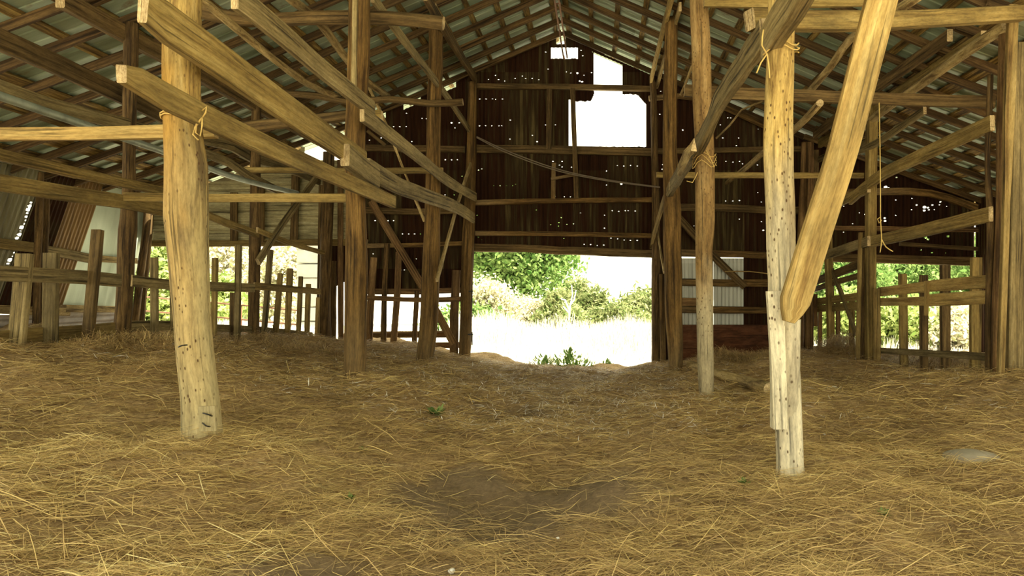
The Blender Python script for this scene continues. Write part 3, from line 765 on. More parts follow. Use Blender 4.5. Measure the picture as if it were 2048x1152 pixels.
# --- lengthwise, right
run('thick grey plank coming down to the near right post from above', W_GREY, 1.10, [(1625, -60), (1590, 2), (1560, 45), (1536, 88)], .20, .10, group='planks nailed along the right posts')
run('rough bowed plank with torn edges sweeping down the right inner row', W_GREY, 1.13, [(1532, 66), (1481, 136), (1437, 207), (1402, 285), (1366, 338), (1332, 393)], .20, .07, rough=.02, group='planks nailed along the right posts')
run('short pale board carrying the bowed plank down to the doorway post', W_TAN, 1.10, [(1341, 372), (1326, 408), (1310, 462), (1302, 492)], .12, .05, group='planks nailed along the right posts')
run('splintered broken plank end at the second right post', W_POLE, .98, [(1388, 290), (1372, 315), (1358, 340)], .13, .03, rough=.03, name='plank_splinter', group='planks nailed along the right posts')
run('pale plate board on top of the right inner posts', W_NEW, 1.08, [(1352, -60), (1326, 48), (1302, 160)], .15, .05, name='plate_beam', cat='beam', group='plate beams on the posts')
run('second pale plate board ending beside the right doorway post', W_POLE, 1.22, [(1360, -20), (1335, 70), (1314, 172)], .13, .045, name='plate_beam', cat='beam', group='plate beams on the posts')
run('bark-stripped crooked pole behind the near right post', W_POLE, 2.5, [(1453, 366), (1490, 337), (1530, 303), (1590, 258), (1640, 206)], .085, .085, name='loft_pole', cat='pole', group='loose poles overhead', shape='round', rough=.14)
run('straight pole high on the right, left of the big diagonal timber', W_POLE, 3.2, [(1618, 184), (1660, 135), (1702, 77), (1780, 30), (1840, -10)], .10, .10, name='loft_pole', cat='pole', group='loose poles overhead', shape='round', rough=.1)
run('dark plate beam on top of the right outer posts, inner of the pair', W_DARK, 3.95, [(1630, 270), (1745, 180), (1830, 115), (1900, 52)], .14, .07, name='plate_beam', cat='beam', group='plate beams on the posts')
run('tan plate beam on top of the right outer posts, outer of the pair', W_TAN, 4.2, [(1640, 268), (1763, 188), (1870, 112), (1968, 48)], .14, .07, name='plate_beam', cat='beam', group='plate beams on the posts')
run('round pole running below the right plate beams', W_POLE, 4.15, [(1690, 284), (1760, 226), (1870, 148), (1960, 85), (2014, 50)], .12, .12, name='loft_pole', cat='pole', group='loose poles overhead', shape='round', rough=.1)
run('board rising behind the right tie, in line with the outer posts', W_GREY, 4.1, [(1700, 308), (1750, 288), (1850, 220)], .10, .04, group='planks nailed along the right posts')
run('grey brace board at the right back corner under the roof', W_GREY, 4.3, [(1594, 346), (1640, 318), (1738, 282)], .11, .04, group='planks nailed along the right posts')
run('broad tan plank rising to the right edge, upper of two', W_TAN, 4.05, [(1700, 400), (1760, 352), (1850, 308), (1985, 246)], .16, .05, group='planks nailed along the right posts')
run('plank end running back from the fence cluster to the back wall, upper', W_TAN, 4.05, [(1632, 424), (1680, 404), (1738, 376)], .14, .05, group='planks nailed along the right posts')
run('broad tan plank rising to the right edge, lower of two', W_TAN, 4.05, [(1745, 483), (1850, 460), (1982, 428)], .155, .05, group='planks nailed along the right posts')
run('grey plank from the fence cluster back to the squared post, lower', W_GREY, 4.05, [(1630, 514), (1666, 506), (1738, 482)], .15, .05, group='planks nailed along the right posts')
# --- diagonal timbers
bar('brace_timber', 'big flat yellow diagonal timber leaning on the near right post', 'brace', 'diagonal braces', [W_NEW, END],
    [(P(x, y, .298), a, .032) for x, y, a in ((1577, 644, .03), (1583, 624, .06), (1590, 602, .082), (1638, 450, .082), (1685, 300, .083), (1739, 90, .086), (1772, -40, .088))], 'rect', .002, .12)
run('long board brace between the left outer posts', W_GREY, -5.02, [(516, 524), (560, 455), (600, 400), (632, 356)], .11, .05, name='brace_board', cat='brace', group='diagonal braces')
span('dark brace board on the back wall left of the doorway', W_RED, [(742, 402, .991), (800, 498, .991), (850, 582, .991), (908, 688, .991)], .14, .04, name='brace_board', cat='brace', group='diagonal braces')
span('dark brace board on the back wall over the whitish tin', W_DARK, [(1358, 436, .991), (1420, 505, .991), (1490, 574, .991)], .14, .04, name='brace_board', cat='brace', group='diagonal braces')
run('thin pale brace board from the doorway post to the third left post', W_POLE, -2.3, [(941, 328), (915, 410), (890, 500), (874, 560)], .07, .04, name='brace_board', cat='brace', group='diagonal braces')
run('thin pale brace strip between the two posts right of the doorway', W_POLE, 1.18, [(1307, 380), (1315, 460), (1328, 545)], .055, .03, name='brace_board', cat='brace', group='diagonal braces')
span('loose lath hanging crooked left of the third left post', W_POLE, [(731, 160, .80), (770, 245, .80), (822, 377, .80), (849, 443, .80)], .045, .03, name='loose_lath', cat='lath', group='loose sticks')
run('grey board brace crossing the right back fence', W_GREY, 4.25, [(1638, 462), (1660, 530), (1690, 605), (1712, 668)], .10, .04, name='brace_board', cat='brace', group='diagonal braces')
span('bent stick hanging under the right roof beside the near right post', W_POLE, [(1432, 277, .93), (1460, 250, .92), (1483, 220, .91), (1535, 150, .90)], .035, .035, name='loose_stick', cat='stick', group='loose sticks', shape='round', rough=.1)
span('short thin stick leaning at the top of the second right post', W_POLE, [(1361, 190, .72), (1372, 165, .72), (1384, 132, .71)], .035, .035, name='loose_stick', cat='stick', group='loose sticks', shape='round', rough=.1)
span('thin stick nailed level across the back wall over the whitish tin', W_NEW, [(1450, 543, .989), (1500, 543, .989), (1546, 549, .989)], .02, .02, name='loose_stick', cat='stick', group='loose sticks', shape='round', rough=.1)
span('short diagonal wall brace seen beside the second left post', W_DARK, [(735, 262, .992), (770, 290, .992), (765, 288, .97), (764, 287, .97)][:2], .06, .05, name='loose_stick', cat='stick', group='loose sticks')

# --- back wall girts, studs and headers
def girt(label, pts, h, mat=W_DARK, t=.9985, rough=.008, shape='rect', th=.10, name='wall_girt', cat='girt', group='girts of the back wall'):
    return span(label, mat, [(x, y, t) for x, y in pts], h, th, name=name, cat=cat, group=group, rough=rough, shape=shape, step=.3)
girt('upper girt across the gable through the ragged opening', [(953, 173), (1130, 174), (1303, 178)], .10)
girt('girt under the big gable opening', [(948, 298), (1100, 300), (1303, 305)], .15, rough=.014)
girt('weathered girt with a split, below the loft hanging board', [(944, 406), (1090, 402), (1200, 401), (1306, 400)], .09, W_BROWN, rough=.012)
girt('pale lower girt a little above the doorway header', [(940, 467), (1120, 468), (1310, 472)], .09, W_BROWN)
girt('heavy bark-edged header over the big doorway', [(938, 495), (1050, 497), (1120, 501), (1310, 508)], .15, W_DARK, rough=.02, name='door_header', cat='header', group='headers over the openings')
girt('girt high left of the doorway post', [(727, 296), (930, 299)], .13)
girt('girt left of the doorway behind the third left post', [(733, 421), (850, 424), (930, 420)], .12)
girt('girt level with the doorway header on the left', [(733, 492), (850, 490), (930, 487)], .085, W_BROWN)
girt('header over the left back opening', [(290, 487), (450, 487), (640, 485), (735, 485)], .12, W_TAN, name='door_header', cat='header', group='headers over the openings')
girt('upper board of the low double rail left of the doorway', [(735, 583), (840, 583), (925, 580)], .11, W_RED)
girt('lower board of the low double rail left of the doorway', [(735, 596), (850, 600), (925, 598)], .09, W_RED, rough=.015, t=.99)
girt('log rail lying low across the small opening left of the doorway', [(690, 671), (800, 669), (910, 668)], .14, W_BROWN, 1.04, .06, 'round', .14)
girt('bottom board across the small opening left of the doorway', [(690, 693), (800, 691), (930, 690)], .11, W_RED, 1.03)
girt('round log girt high on the right of the doorway', [(1298, 197), (1400, 197), (1545, 189)], .11, W_BROWN, .993, .08, 'round', .10)
girt('girt at gable foot height on the right', [(1310, 303), (1500, 300), (1620, 298)], .10)
girt('split girt on the right, level with the eaves', [(1316, 414), (1450, 416), (1540, 421), (1605, 421)], .14, rough=.014)
girt('bark-edged header over the whitish tin right of the doorway', [(1330, 506), (1450, 508), (1545, 512), (1625, 512)], .13, W_BROWN, rough=.02, name='door_header', cat='header', group='headers over the openings', t=.9975)
girt('upper rail across the whitish tin', [(1330, 564), (1460, 566), (1545, 566)], .14, W_BROWN, .9975)
girt('short rail behind the second right post on the whitish tin', [(1330, 604), (1400, 604)], .16, W_RED, .9975)
girt('lower rail across the whitish tin above the plywood', [(1330, 618), (1460, 620), (1545, 620)], .13, W_BROWN, .9975)
girt('header over the right back opening', [(1622, 514), (1800, 519), (1985, 524)], .16, W_DARK, name='door_header', cat='header', group='headers over the openings')
girt('reddish girt over the right back opening', [(1660, 456), (1800, 458), (2000, 460)], .09, W_RED)
girt('thin girt just over the right back header', [(1800, 488), (1985, 500)], .07, W_DARK)
girt('brown girt under the roof edge at the right', [(1745, 384), (1860, 387), (1990, 388)], .13, W_BROWN)
girt('brown girt behind the big yellow diagonal timber', [(1610, 386), (1740, 382)], .10, W_BROWN)
def stud(label, pts, wd, mat=W_DARK, t=.9945): return span(label, mat, [(x, y, t) for x, y in pts], .05, wd, name='wall_stud', cat='stud', group='studs of the back wall', step=.3)
stud('stud left of the gable opening', [(1099, 178), (1097, 298)], .10)
stud('dark board standing in the gable opening', [(1145, 176), (1149, 290), (1153, 396)], .09, t=.991)
stud('short stud under the gable opening', [(1108, 326), (1106, 398)], .085, W_BROWN)
stud('stud in the clapboard wall next to the near left post', [(468, 385), (468, 482)], .13)
stud('stud in the clapboard wall behind the second outer post', [(523, 360), (523, 484)], .10)
stud('stud in the middle of the clapboard wall', [(591, 350), (588, 480)], .14)
stud('doorpost stud at the right end of the clapboard wall', [(643, 370), (640, 560), (637, 690)], .09)
stud('board stud right of the dark corner log at the back', [(681, 320), (681, 500), (682, 684)], .10, W_RED)
stud('dark stud at the right back corner under the roof', [(1632, 300), (1630, 500)], .10)
span('short level board under the gable opening', W_BROWN, [(1102, 358, .989), (1154, 349, .989)], .05, .03, name='loose_lath', cat='lath', group='loose sticks')
# short uprights left of the doorway
for (lb, a, b, wd, mt) in (('thin upright board right of the second left post', (737, 684), (748, 515), .13, W_RED), ('bark-edged stake left of the doorway', (767, 686), (774, 487), .10, W_BARK),
                           ('pale-edged upright board left of the doorway', (786, 687), (798, 504), .12, W_RED), ('short stake beside the third left post', (828, 690), (834, 582), .09, W_RED),
                           ('broad reddish board against the doorway post', (908, 712), (913, 540), .16, W_RED), ('gnarled stake beside the dark corner log', (666, 682), (668, 522), .10, W_BARK)):
    q = [P(a[0], a[1] + 12, .9915), P(b[0], b[1], .9915)]
    bar('upright_board', lb, 'board', 'short uprights by the doorway', [mt, END], [(q[0], wd / 2, .02), (q[0].lerp(q[1], .5) + Vector((R.uniform(-.02, .02), 0, 0)), wd / 2, .02), (q[1], wd / 2 * .95, .02)], 'rect', .008)

# ------------------------------------------------------------------ fences
def fence(name, label, X, rails, pickets, cat='fence'):
    """rails [(pts, height, material, x offset)], pickets [((x, y) foot, (x, y) head, width px, material, x offset)]"""
    r0 = PL(*pickets[0][0], X)
    e = empty(name, (X, r0.y, r0.z), label, cat)
    for (pts, h, mat, dx) in rails:
        bar('rail', None, None, None, [mat, END], [(PL(p[0], p[1], X + dx), .014, h / 2) for p in pts], 'rect', .006, parent=e)
    for (a, b, wpx, mat, dx) in pickets:
        A, B = PL(a[0], a[1], X + dx), PL(b[0], b[1], X + dx)
        y = (A.y + B.y) / 2
        t = y / D
        A = A + Vector((0, 0, -.12))
        hw = wpx / 2 * t / PPM
        # pickets are nailed flat along the fence but look their width from the aisle
        bar('picket', None, None, None, [mat, END], [(A, hw * .9, hw * .9 if hw < .04 else .03), ((A + B) / 2, hw * .95, .03), (B, hw * .95, .03)], 'rect', .006, parent=e)
    return e
fence('board_fence', 'long grey board fence with uneven pickets along the left stall', -5.12,
      [([(-40, 546), (120, 552), (241, 561)], .135, W_GREY, .05), ([(262, 561), (345, 570), (480, 575), (508, 576)], .125, W_GREY, .05), ([(508, 572), (640, 583)], .11, W_TAN, .05),
       ([(-40, 680), (48, 672), (228, 657)], .13, W_TAN, -.06), ([(255, 652), (345, 651)], .12, W_GREY, -.06), ([(418, 655), (520, 660), (624, 670)], .10, W_GREY, -.05)],
      [((30, 694), (50, 508), 32, W_GREY, .0), ((100, 692), (103, 506), 27, W_GREY, .0), ((173, 684), (196, 460), 20, W_DARK, .10), ((309, 658), (308, 515), 13, W_GREY, .0), ((350, 652), (348, 560), 15, W_GREY, .0),
       ((428, 658), (430, 516), 10, W_TAN, .0), ((465, 666), (467, 585), 12, W_DARK, -.02), ((474, 668), (477, 490), 11, W_GREY, .09), ((526, 674), (541, 500), 10, W_GREY, .0), ((549, 674), (561, 547), 10, W_TAN, .0),
       ((574, 678), (580, 537), 11, W_TAN, .0), ((595, 683), (602, 553), 8, W_TAN, .0), ((613, 686), (617, 568), 9, W_TAN, .0), ((633, 688), (637, 595), 8, W_NEW, .0)])
fence('board_fence', 'fresh two-rail board fence with four tall pickets in front of the right opening', 4.22,
      [([(1757, 584), (1850, 574)], .135, W_NEW, .0), ([(1850, 573), (1978, 563)], .14, W_NEW, .0), ([(1757, 604), (1860, 602)], .115, W_NEW, .0), ([(1856, 601), (1978, 594)], .15, W_NEW, .0), ([(1760, 701), (1850, 706), (1978, 714)], .085, W_GREY, .0)],
      [((1808, 722), (1805, 548), 16, W_TAN, .06), ((1848, 724), (1847, 550), 16, W_DARK, .06), ((1890, 727), (1890, 530), 19, W_DARK, .06), ((1949, 730), (1952, 515), 21, W_TAN, .06), ((1852, 612), (1855, 564), 7, W_NEW, -.03)])
fence('board_fence', 'small board fence behind the leaning brace in the right back bay', 4.25,
      [([(1627, 564), (1670, 548), (1736, 521)], .15, W_DARK, .0), ([(1629, 579), (1680, 562), (1736, 547)], .10, W_DARK, .0), ([(1630, 604), (1736, 590)], .13, W_TAN, .0), ([(1630, 618), (1736, 610)], .13, W_TAN, .0), ([(1628, 697), (1736, 708)], .10, W_TAN, .0)],
      [((1640, 694), (1640, 600), 8, W_RED, .06), ((1676, 698), (1676, 592), 8, W_RED, .06), ((1703, 700), (1704, 588), 10, W_TAN, .06), ((1631, 640), (1631, 588), 7, W_RED, -.04)])
# logs and boards at the foot of the right wall
for (lb, pts, hh, mt) in (('dark log rail low against the right wall', [(2022, 688), (2060, 690)], .14, W_BARK), ('lower dark log rail at the foot of the right wall', [(2022, 706), (2060, 709)], .14, W_BARK),
                          ('brown board rail on the right wall at waist height', [(2022, 588), (2060, 590)], .22, W_RED)):
    bar('wall_rail', lb, 'rail', 'rails on the right wall', [mt, ENDD], [(P(x, y, .80), .04, hh / 2) for x, y in pts], 'rect', .01)
bar('wall_board', 'tall brown board on the right wall at the edge of view', 'board', None, [W_RED, ENDD], [(P(2046, 740, .83), .085, .02), (P(2046, 420, .83), .085, .02)], 'rect', .005)
# left wall rails and sill
def lrun(label, pts, h, mat, name='wall_rail', th=.05): 
    q = []
    for (x, y) in pts:
        X = -8.55
        for _ in range(4):
            p = PL(x, y, X); X = lw(p.z) + (.13 if name == 'sill_board' else .07)
        q.append((PL(x, y, X), th / 2, h / 2))
    bar(name, label, 'rail', 'rails on the left wall', [mat, END], q, 'rect', .008)
lrun('greenish board rail across the left wall tin, front half', [(-40, 482), (0, 487), (66, 495)], .15, W_TAN)
lrun('weathered board rail across the orange rusted tin', [(88, 500), (130, 507), (178, 517)], .15, W_GREY)
lrun('pale board rail across the green grey tin', [(176, 516), (235, 520), (273, 522)], .11, W_POLE)
lrun('whitish sill board at the foot of the left wall, front half', [(-40, 618), (0, 619), (134, 624)], .13, W_POLE, 'sill_board', .12)
lrun('whitish sill log at the foot of the left wall, back half', [(126, 617), (180, 618), (232, 619)], .12, W_POLE, 'sill_board', .12)

# ------------------------------------------------------------------ twine, cable, hay track, hinges
def cord(name, label, cat, mat, strands, r=.004, group=None):
    e = empty(name, Vector(strands[0][0]), label, cat, group)
    for s in strands:
        mb = MB(); sweep(mb, [(Vector(p), r, r) for p in s], 'round', .04, True, 0, 6, 0)
        mb.build('strand', [mat], e)
    return e
def loop(c, r, z0, dz=0.02, n=16, a0=0, a1=2 * math.pi): return [(c.x + r * math.cos(a0 + (a1 - a0) * k / n), c.y + r * math.sin(a0 + (a1 - a0) * k / n), z0 + dz * math.sin(k * 1.3)) for k in range(n + 1)]
c = P(367, 238, .315)
kn = P(404, 236, .285)
cord('twine', 'yellow baling twine knotted round the near left post under the lower plank', 'twine', M_TWINE,
     [loop(c, .118, c.z, .006), loop(c, .121, c.z + .012, .008), [kn, kn + Vector((-.03, 0, -.03)), kn + Vector((-.035, 0, -.08)), kn + Vector((-.01, 0, -.10)), kn + Vector((0, 0, -.04)), kn],
      [kn, kn + Vector((.02, 0, .03)), kn + Vector((.025, .0, .06)), kn + Vector((.0, 0, .04))], [kn, kn + Vector((-.045, .01, -.05)), kn + Vector((-.05, .0, -.09)), kn + Vector((-.02, 0, -.12))]], .0045, 'twine ties')
c = P(1562, 95, .322)
kn = P(1534, 108, .30)
cord('twine', 'twine lashing with loose ends at the top of the near right post', 'twine', M_TWINE,
     [loop(c, .105, c.z, .02), loop(c, .11, c.z - .03, .02), [kn + Vector((-.02, 0, .14)), kn + Vector((-.03, 0, .05)), kn], [kn, kn + Vector((-.035, 0, -.05)), kn + Vector((-.06, 0, -.11))], [kn, kn + Vector((.01, 0, -.06)), kn + Vector((.015, 0, -.14))]], .0045, 'twine ties')
c = P(1409, 322, .563)
cord('twine', 'tangled twine round the second right post below the broken plank', 'twine', M_TWINE,
     [loop(c, .125, c.z + .05, .03), loop(c, .128, c.z, .05), loop(c, .13, c.z - .05, .04), [P(1395, 345, .53), P(1385, 365, .53), P(1373, 362, .53)], [P(1412, 300, .535), P(1425, 325, .535), P(1428, 335, .535)]], .004, 'twine ties')
cord('twine', 'long twine hanging down beside the right fence post cluster', 'twine', M_TWINE,
     [[P(1758, 196, .5815), P(1760, 300, .565), P(1761, 400, .56), P(1761, 436, .56), P(1763, 480, .56), P(1760, 505, .56)], [P(1761, 434, .56), P(1755, 438, .56), P(1758, 446, .56), P(1763, 440, .56)], [P(1763, 478, .56), P(1772, 494, .56), P(1786, 503, .56)]], .006, 'twine ties')
cord('cable', 'double cable sagging across the back wall under the gable opening', 'cable', M_CABLE,
     [[P(953, 273, .978), P(1010, 300, .978), P(1090, 330, .978), P(1150, 347, .978), P(1230, 362, .978), P(1320, 374, .978)], [P(953, 275, .976), P(1010, 304, .976), P(1090, 334, .976), P(1150, 350, .976), P(1230, 364, .976), P(1320, 375, .976)]], .011)
mb = MB()
for dx in (-.035, .035):
    sweep(mb, [(Vector((-.60 + dx, 9.2, EYE + 4.62)), .012, .02), (Vector((-.575 + dx, 11.5, EYE + 4.56)), .012, .02), (Vector((-.55 + dx, 13.0, EYE + 4.5)), .012, .02)], 'rect', .3, True, 0, 6, 0)
for y in (9.6, 10.8, 12.0): sweep(mb, [(Vector((-.62, y, EYE + 4.60)), .01, .01), (Vector((-.53, y, EYE + 4.60)), .01, .01)], 'rect', .3, True, 0, 6, 0)
sweep(mb, [(Vector((-.58, 12.9, EYE + 4.5)), .014, .014), (Vector((-.56, 12.9, EYE + 4.42)), .014, .014)], 'rect', .3, True, 0, 6, 0)
tag(mb.build('hay_track', [M_GATE]), 'thin twin-railed hay track hanging under the ridge', 'track')
for (y, lb) in ((590, 'upper black gate hinge on the left doorway post'), (676, 'lower black gate hinge on the left doorway post')):
    e = empty('gate_hinge', P(942, y, .98), lb, 'hinge', 'hinges on the doorway post')
    bar('strap', None, None, None, [M_BLACK, M_BLACK], [(P(934, y - 7, .978), .008, .012), (P(946, y - 7, .978), .008, .012)], parent=e)
    bar('pin', None, None, None, [M_BLACK, M_BLACK], [(P(944, y - 12, .978), .011, .011), (P(944, y + 14, .978), .011, .011)], 'round', 0, parent=e, seg=8)

# ------------------------------------------------------------------ things on the floor
def on_floor(px, py, t0):
    """where the ray through a pixel meets the floor"""
    t = t0
    for _ in range(40):
        p = P(px, py, t)
        t += (p.z - gz1(p.x, p.y)) / (max(60, py - VY) / PPM) * .5
    return P(px, py, t)
q = [on_floor(1382, 741, .79), on_floor(1440, 763, .7), on_floor(1490, 776, .64), on_floor(1540, 792, .57)]
bar('fallen_pole', 'stripped pale pole lying on the straw behind the grey log post', 'pole', None, [W_POLE, END], [(p + Vector((0, 0, .075)), r_ * 1.25, r_ * 1.25) for p, r_ in zip(q, (.055, .065, .06, .05))], 'round', .14, .08)
p = on_floor(1940, 920, .31); p.z += .03
mb = MB()
n, m_ = 20, 5
for j in range(m_ + 1):
    for i in range(n):
        a = 2 * math.pi * i / n; s = math.cos(j / m_ * math.pi / 2)
        rr = 1 + .16 * mnoise(Vector((math.cos(a) * 1.2, math.sin(a) * 1.2, 4)))
        mb.v.append((p.x + .175 * s * rr * math.cos(a), p.y + .13 * s * rr * math.sin(a), p.z - .03 + .062 * math.sin(j / m_ * math.pi / 2) ** .6))
for j in range(m_):
    for i in range(n):
        f = (j * n + i, j * n + (i + 1) % n, (j + 1) * n + (i + 1) % n, (j + 1) * n + i); mb.face(f, [(0, 0)] * 4, 0, True)
tag(mb.build('flat_stone', M_STONE), 'flat grey stone half buried in straw at the right', 'stone')
def pebble(px, py, r, lb):
    p = on_floor(px, py, .3)
    mb = MB()
    for j in range(5):
        for i in range(8):
            a = 2 * math.pi * i / 8; ph = -math.pi / 2 + math.pi * (j + .5) / 5
            k = 1 + .25 * mnoise(Vector((math.cos(a) + px, math.sin(a), ph)))
            mb.v.append((p.x + r * k * math.cos(ph) * math.cos(a), p.y + r * k * math.cos(ph) * math.sin(a), p.z + r * .5 + r * .7 * k * math.sin(ph)))
    for j in range(4):
        for i in range(8): mb.face((j * 8 + i, j * 8 + (i + 1) % 8, (j + 1) * 8 + (i + 1) % 8, (j + 1) * 8 + i), [(0, 0)] * 4, 0, True)
    mb.face(tuple(range(7, -1, -1)), [(0, 0)] * 8); mb.face(tuple(range(32, 40)), [(0, 0)] * 8)
    tag(mb.build('pebble', M_PEBBLE), lb, 'pebble', 'pale pebbles on the floor')
pebble(903, 1146, .017, 'white pebble at the very bottom of the view')
pebble(1221, 879, .020, 'small bluish white pebble in the middle of the straw')
pebble(1116, 1078, .009, 'tiny white chip on the straw, lower middle')
pebble(1222, 1090, .009, 'tiny white chip right of the lower middle one')
pebble(457, 1113, .008, 'tiny white chip at the lower left by a yellow leaf')
pebble(1648, 870, .014, 'pale chip on the straw right of the near white post')

# ------------------------------------------------------------------ leaves, grass and straw built as blades
def blades(name, mat, c, d, L, W, tone, up=None, bend=None, parent=None, smooth=False):
    """n flat blades: centre c, unit direction d, length L, width W (arrays); bend lifts or drops the tips"""
    n = len(c)
    upv = np.tile(np.array([[0, 0, 1.0]]), (n, 1)) if up is None else up
    s = np.cross(d, upv); s /= np.linalg.norm(s, axis=1, keepdims=True) + 1e-9
    nn = np.cross(s, d)
    p0 = c - d * (L / 2)[:, None]; p2 = c + d * (L / 2)[:, None]; p1 = c.copy()
    if bend is not None: p1 = p1 + nn * (bend)[:, None]
    h = (W / 2)[:, None] * s
    v = np.stack([p0 - h * .7, p0 + h * .7, p1 - h, p1 + h, p2 - h * .25, p2 + h * .25], 1).reshape(-1, 3)
    b = (np.arange(n) * 6)[:, None]
    f = np.concatenate([b + np.array([[0, 1, 3, 2]]), b + np.array([[2, 3, 5, 4]])], 1).reshape(-1, 4)
    if parent is not None: v = v - np.array(parent_loc(parent))[None]
    me = np_mesh(name, v, f)
    a = me.attributes.new('tone', 'FLOAT', 'POINT'); a.data.foreach_set('value', np.repeat(tone, 6).astype(np.float32))
    me.materials.append(mat)
    o = bpy.data.objects.new(name, me); COL.objects.link(o)
    if parent is not None: o.parent = parent
    return o
def randdir(n, flat=1.0):
    v = NR.normal(0, 1, (n, 3)); v[:, 2] *= flat
    return v / np.linalg.norm(v, axis=1, keepdims=True)

# straw: density falls with distance from the eye
def scatter(n, y0, y1, x0, x1, power=1.0):
    y = y0 + (y1 - y0) * NR.random(n) ** power
    x = x0 + (x1 - x0) * NR.random(n)
    return x, y
sx, sy = [], []
for (n, a, b, pw) in ((62000, 2.0, 4.2, 1), (72000, 4.2, 7.2, 1), (90000, 7.2, 12.8, 1)):
    y = a + (b - a) * NR.random(n)
    x = NR.uniform(-1, 1, n) * 0 + (-0.92 * y - .3) + NR.random(n) * ((.68 * y + .3) - (-0.92 * y - .3))
    k = (x > -8.4) & (x < 6.9)
    sx.append(x[k]); sy.append(y[k])
sx = np.concatenate(sx); sy = np.concatenate(sy)
bm = bare(sx, sy)
clump = wob(sx * 2.2 + 9, sy * 2.2) * 10
keep = NR.random(len(sx)) > np.clip(bm * .93 + np.clip(clump * .35, 0, .5), 0, .95)
sx, sy = sx[keep], sy[keep]
k = ((sx - 2.397) / .18) ** 2 + ((sy - 4.31) / .135) ** 2 > 1; sx, sy = sx[k], sy[k]
n = len(sx)
ang = NR.uniform(0, math.pi, n)
# many stalks lie across the view, as trampled
lay = NR.random(n) < .55
ang = np.where(lay, NR.normal(0, .45, n), ang)
pit = NR.normal(0, .14, n)
d = np.stack([np.cos(ang) * np.cos(pit), np.sin(ang) * np.cos(pit), np.sin(pit)], 1)
L = NR.gamma(3.0, .045, n) + .03
L = np.clip(L, .03, .42)
W = NR.uniform(.0018, .0045, n) * np.clip(sy / 4.5, .9, 2.0)
z = gz(sx, sy) + .006 + np.abs(NR.normal(0, .014, n)) + L * np.abs(np.sin(pit)) * .35
tone = np.clip(NR.normal(.42, .2, n) + .1 * wob(sx * 1.5, sy * 1.5) * 10, 0, .95)
far = (sy > 5.5) & (NR.random(n) < .03); tone[far] = 1.0; L[far] *= .45  # a few far stalks coloured white to imitate glints
near = (sx < -1.2) & (sy < 4.5) & (NR.random(n) < .5); tone[near] = np.clip(tone[near] + .18, 0, .97)  # near left stalks lightened in colour to imitate light falling there
up = np.stack([NR.normal(0, .4, n), NR.normal(0, .4, n), np.ones(n)], 1)
nf = 5200  # added short white flecks: back-light glints painted as straw colour
fy = 5.6 + 7.0 * NR.random(nf); fx = np.where(NR.random(nf) < .75, NR.normal(-.5, 1.3, nf), NR.uniform(-5, 5, nf))
k = (np.abs(fx) < 6); fx, fy = fx[k], fy[k]; nf = len(fx)
fa = NR.uniform(0, 6.283, nf); fp = np.abs(NR.normal(.35, .3, nf))
sx = np.concatenate([sx, fx]); sy = np.concatenate([sy, fy]); n = len(sx)
d = np.concatenate([d, np.stack([np.cos(fa) * np.cos(fp), np.sin(fa) * np.cos(fp), np.sin(fp)], 1)])
fl = NR.uniform(.03, .085, nf); L = np.concatenate([L, fl]); W = np.concatenate([W, NR.uniform(.003, .007, nf)])
z = np.concatenate([z, gz(fx, fy) + .015 + fl * np.sin(fp) * .5]); tone = np.concatenate([tone, np.ones(nf)])
up = np.concatenate([up, np.tile([[0, -.25, 1.0]], (nf, 1))])
o = blades('loose_straw', M_STRAW, np.stack([sx, sy, z], 1), d, L, W, tone, up, NR.normal(0, .08, n) * L)
tag(o, 'loose trampled straw strewn over the whole barn floor', 'straw', None, 'stuff')
# hay heaps
def heap(cx, cy, rx, ry, h, n, label):
    r = np.sqrt(NR.random(n)); a = NR.uniform(0, 6.283, n)
    x = cx + rx * r * np.cos(a); y = cy + ry * r * np.sin(a)
    zz = gz(x, y) + h * (1 - r ** 2) * NR.uniform(.2, 1.0, n)
    ang = NR.uniform(0, 6.283, n); pit = NR.normal(0, .35, n)
    d = np.stack([np.cos(ang) * np.cos(pit), np.sin(ang) * np.cos(pit), np.sin(pit)], 1)
    L = NR.uniform(.08, .32, n)
    o = blades('straw_heap', M_STRAW, np.stack([x, y, zz], 1), d, L, NR.uniform(.003, .006, n), np.clip(NR.normal(.36, .2, n), 0, .9), None, NR.normal(0, .12, n) * L)
    tag(o, label, 'straw heap', 'straw heaps', 'stuff')
q = on_floor(1688, 702, .86); heap(q.x, q.y, .45, .55, .28, 3500, 'loose heap of straw at the foot of the leaning brace on the right')
q = on_floor(1480, 722, .9); heap(q.x, q.y, 1.0, .5, .16, 4500, 'low drift of straw in front of the plywood')
q = on_floor(1860, 735, .66); heap(q.x + .1, q.y, .75, .9, .16, 4500, 'drift of straw along the foot of the two-rail fence')
q = on_floor(520, 690, .75); heap(q.x, q.y, 1.1, .8, .14, 4500, 'matted ridge of straw before the left picket fence')
q = on_floor(300, 700, .58); heap(q.x, q.y, .8, .8, .15, 4000, 'mound of straw at the foot of the left fence')

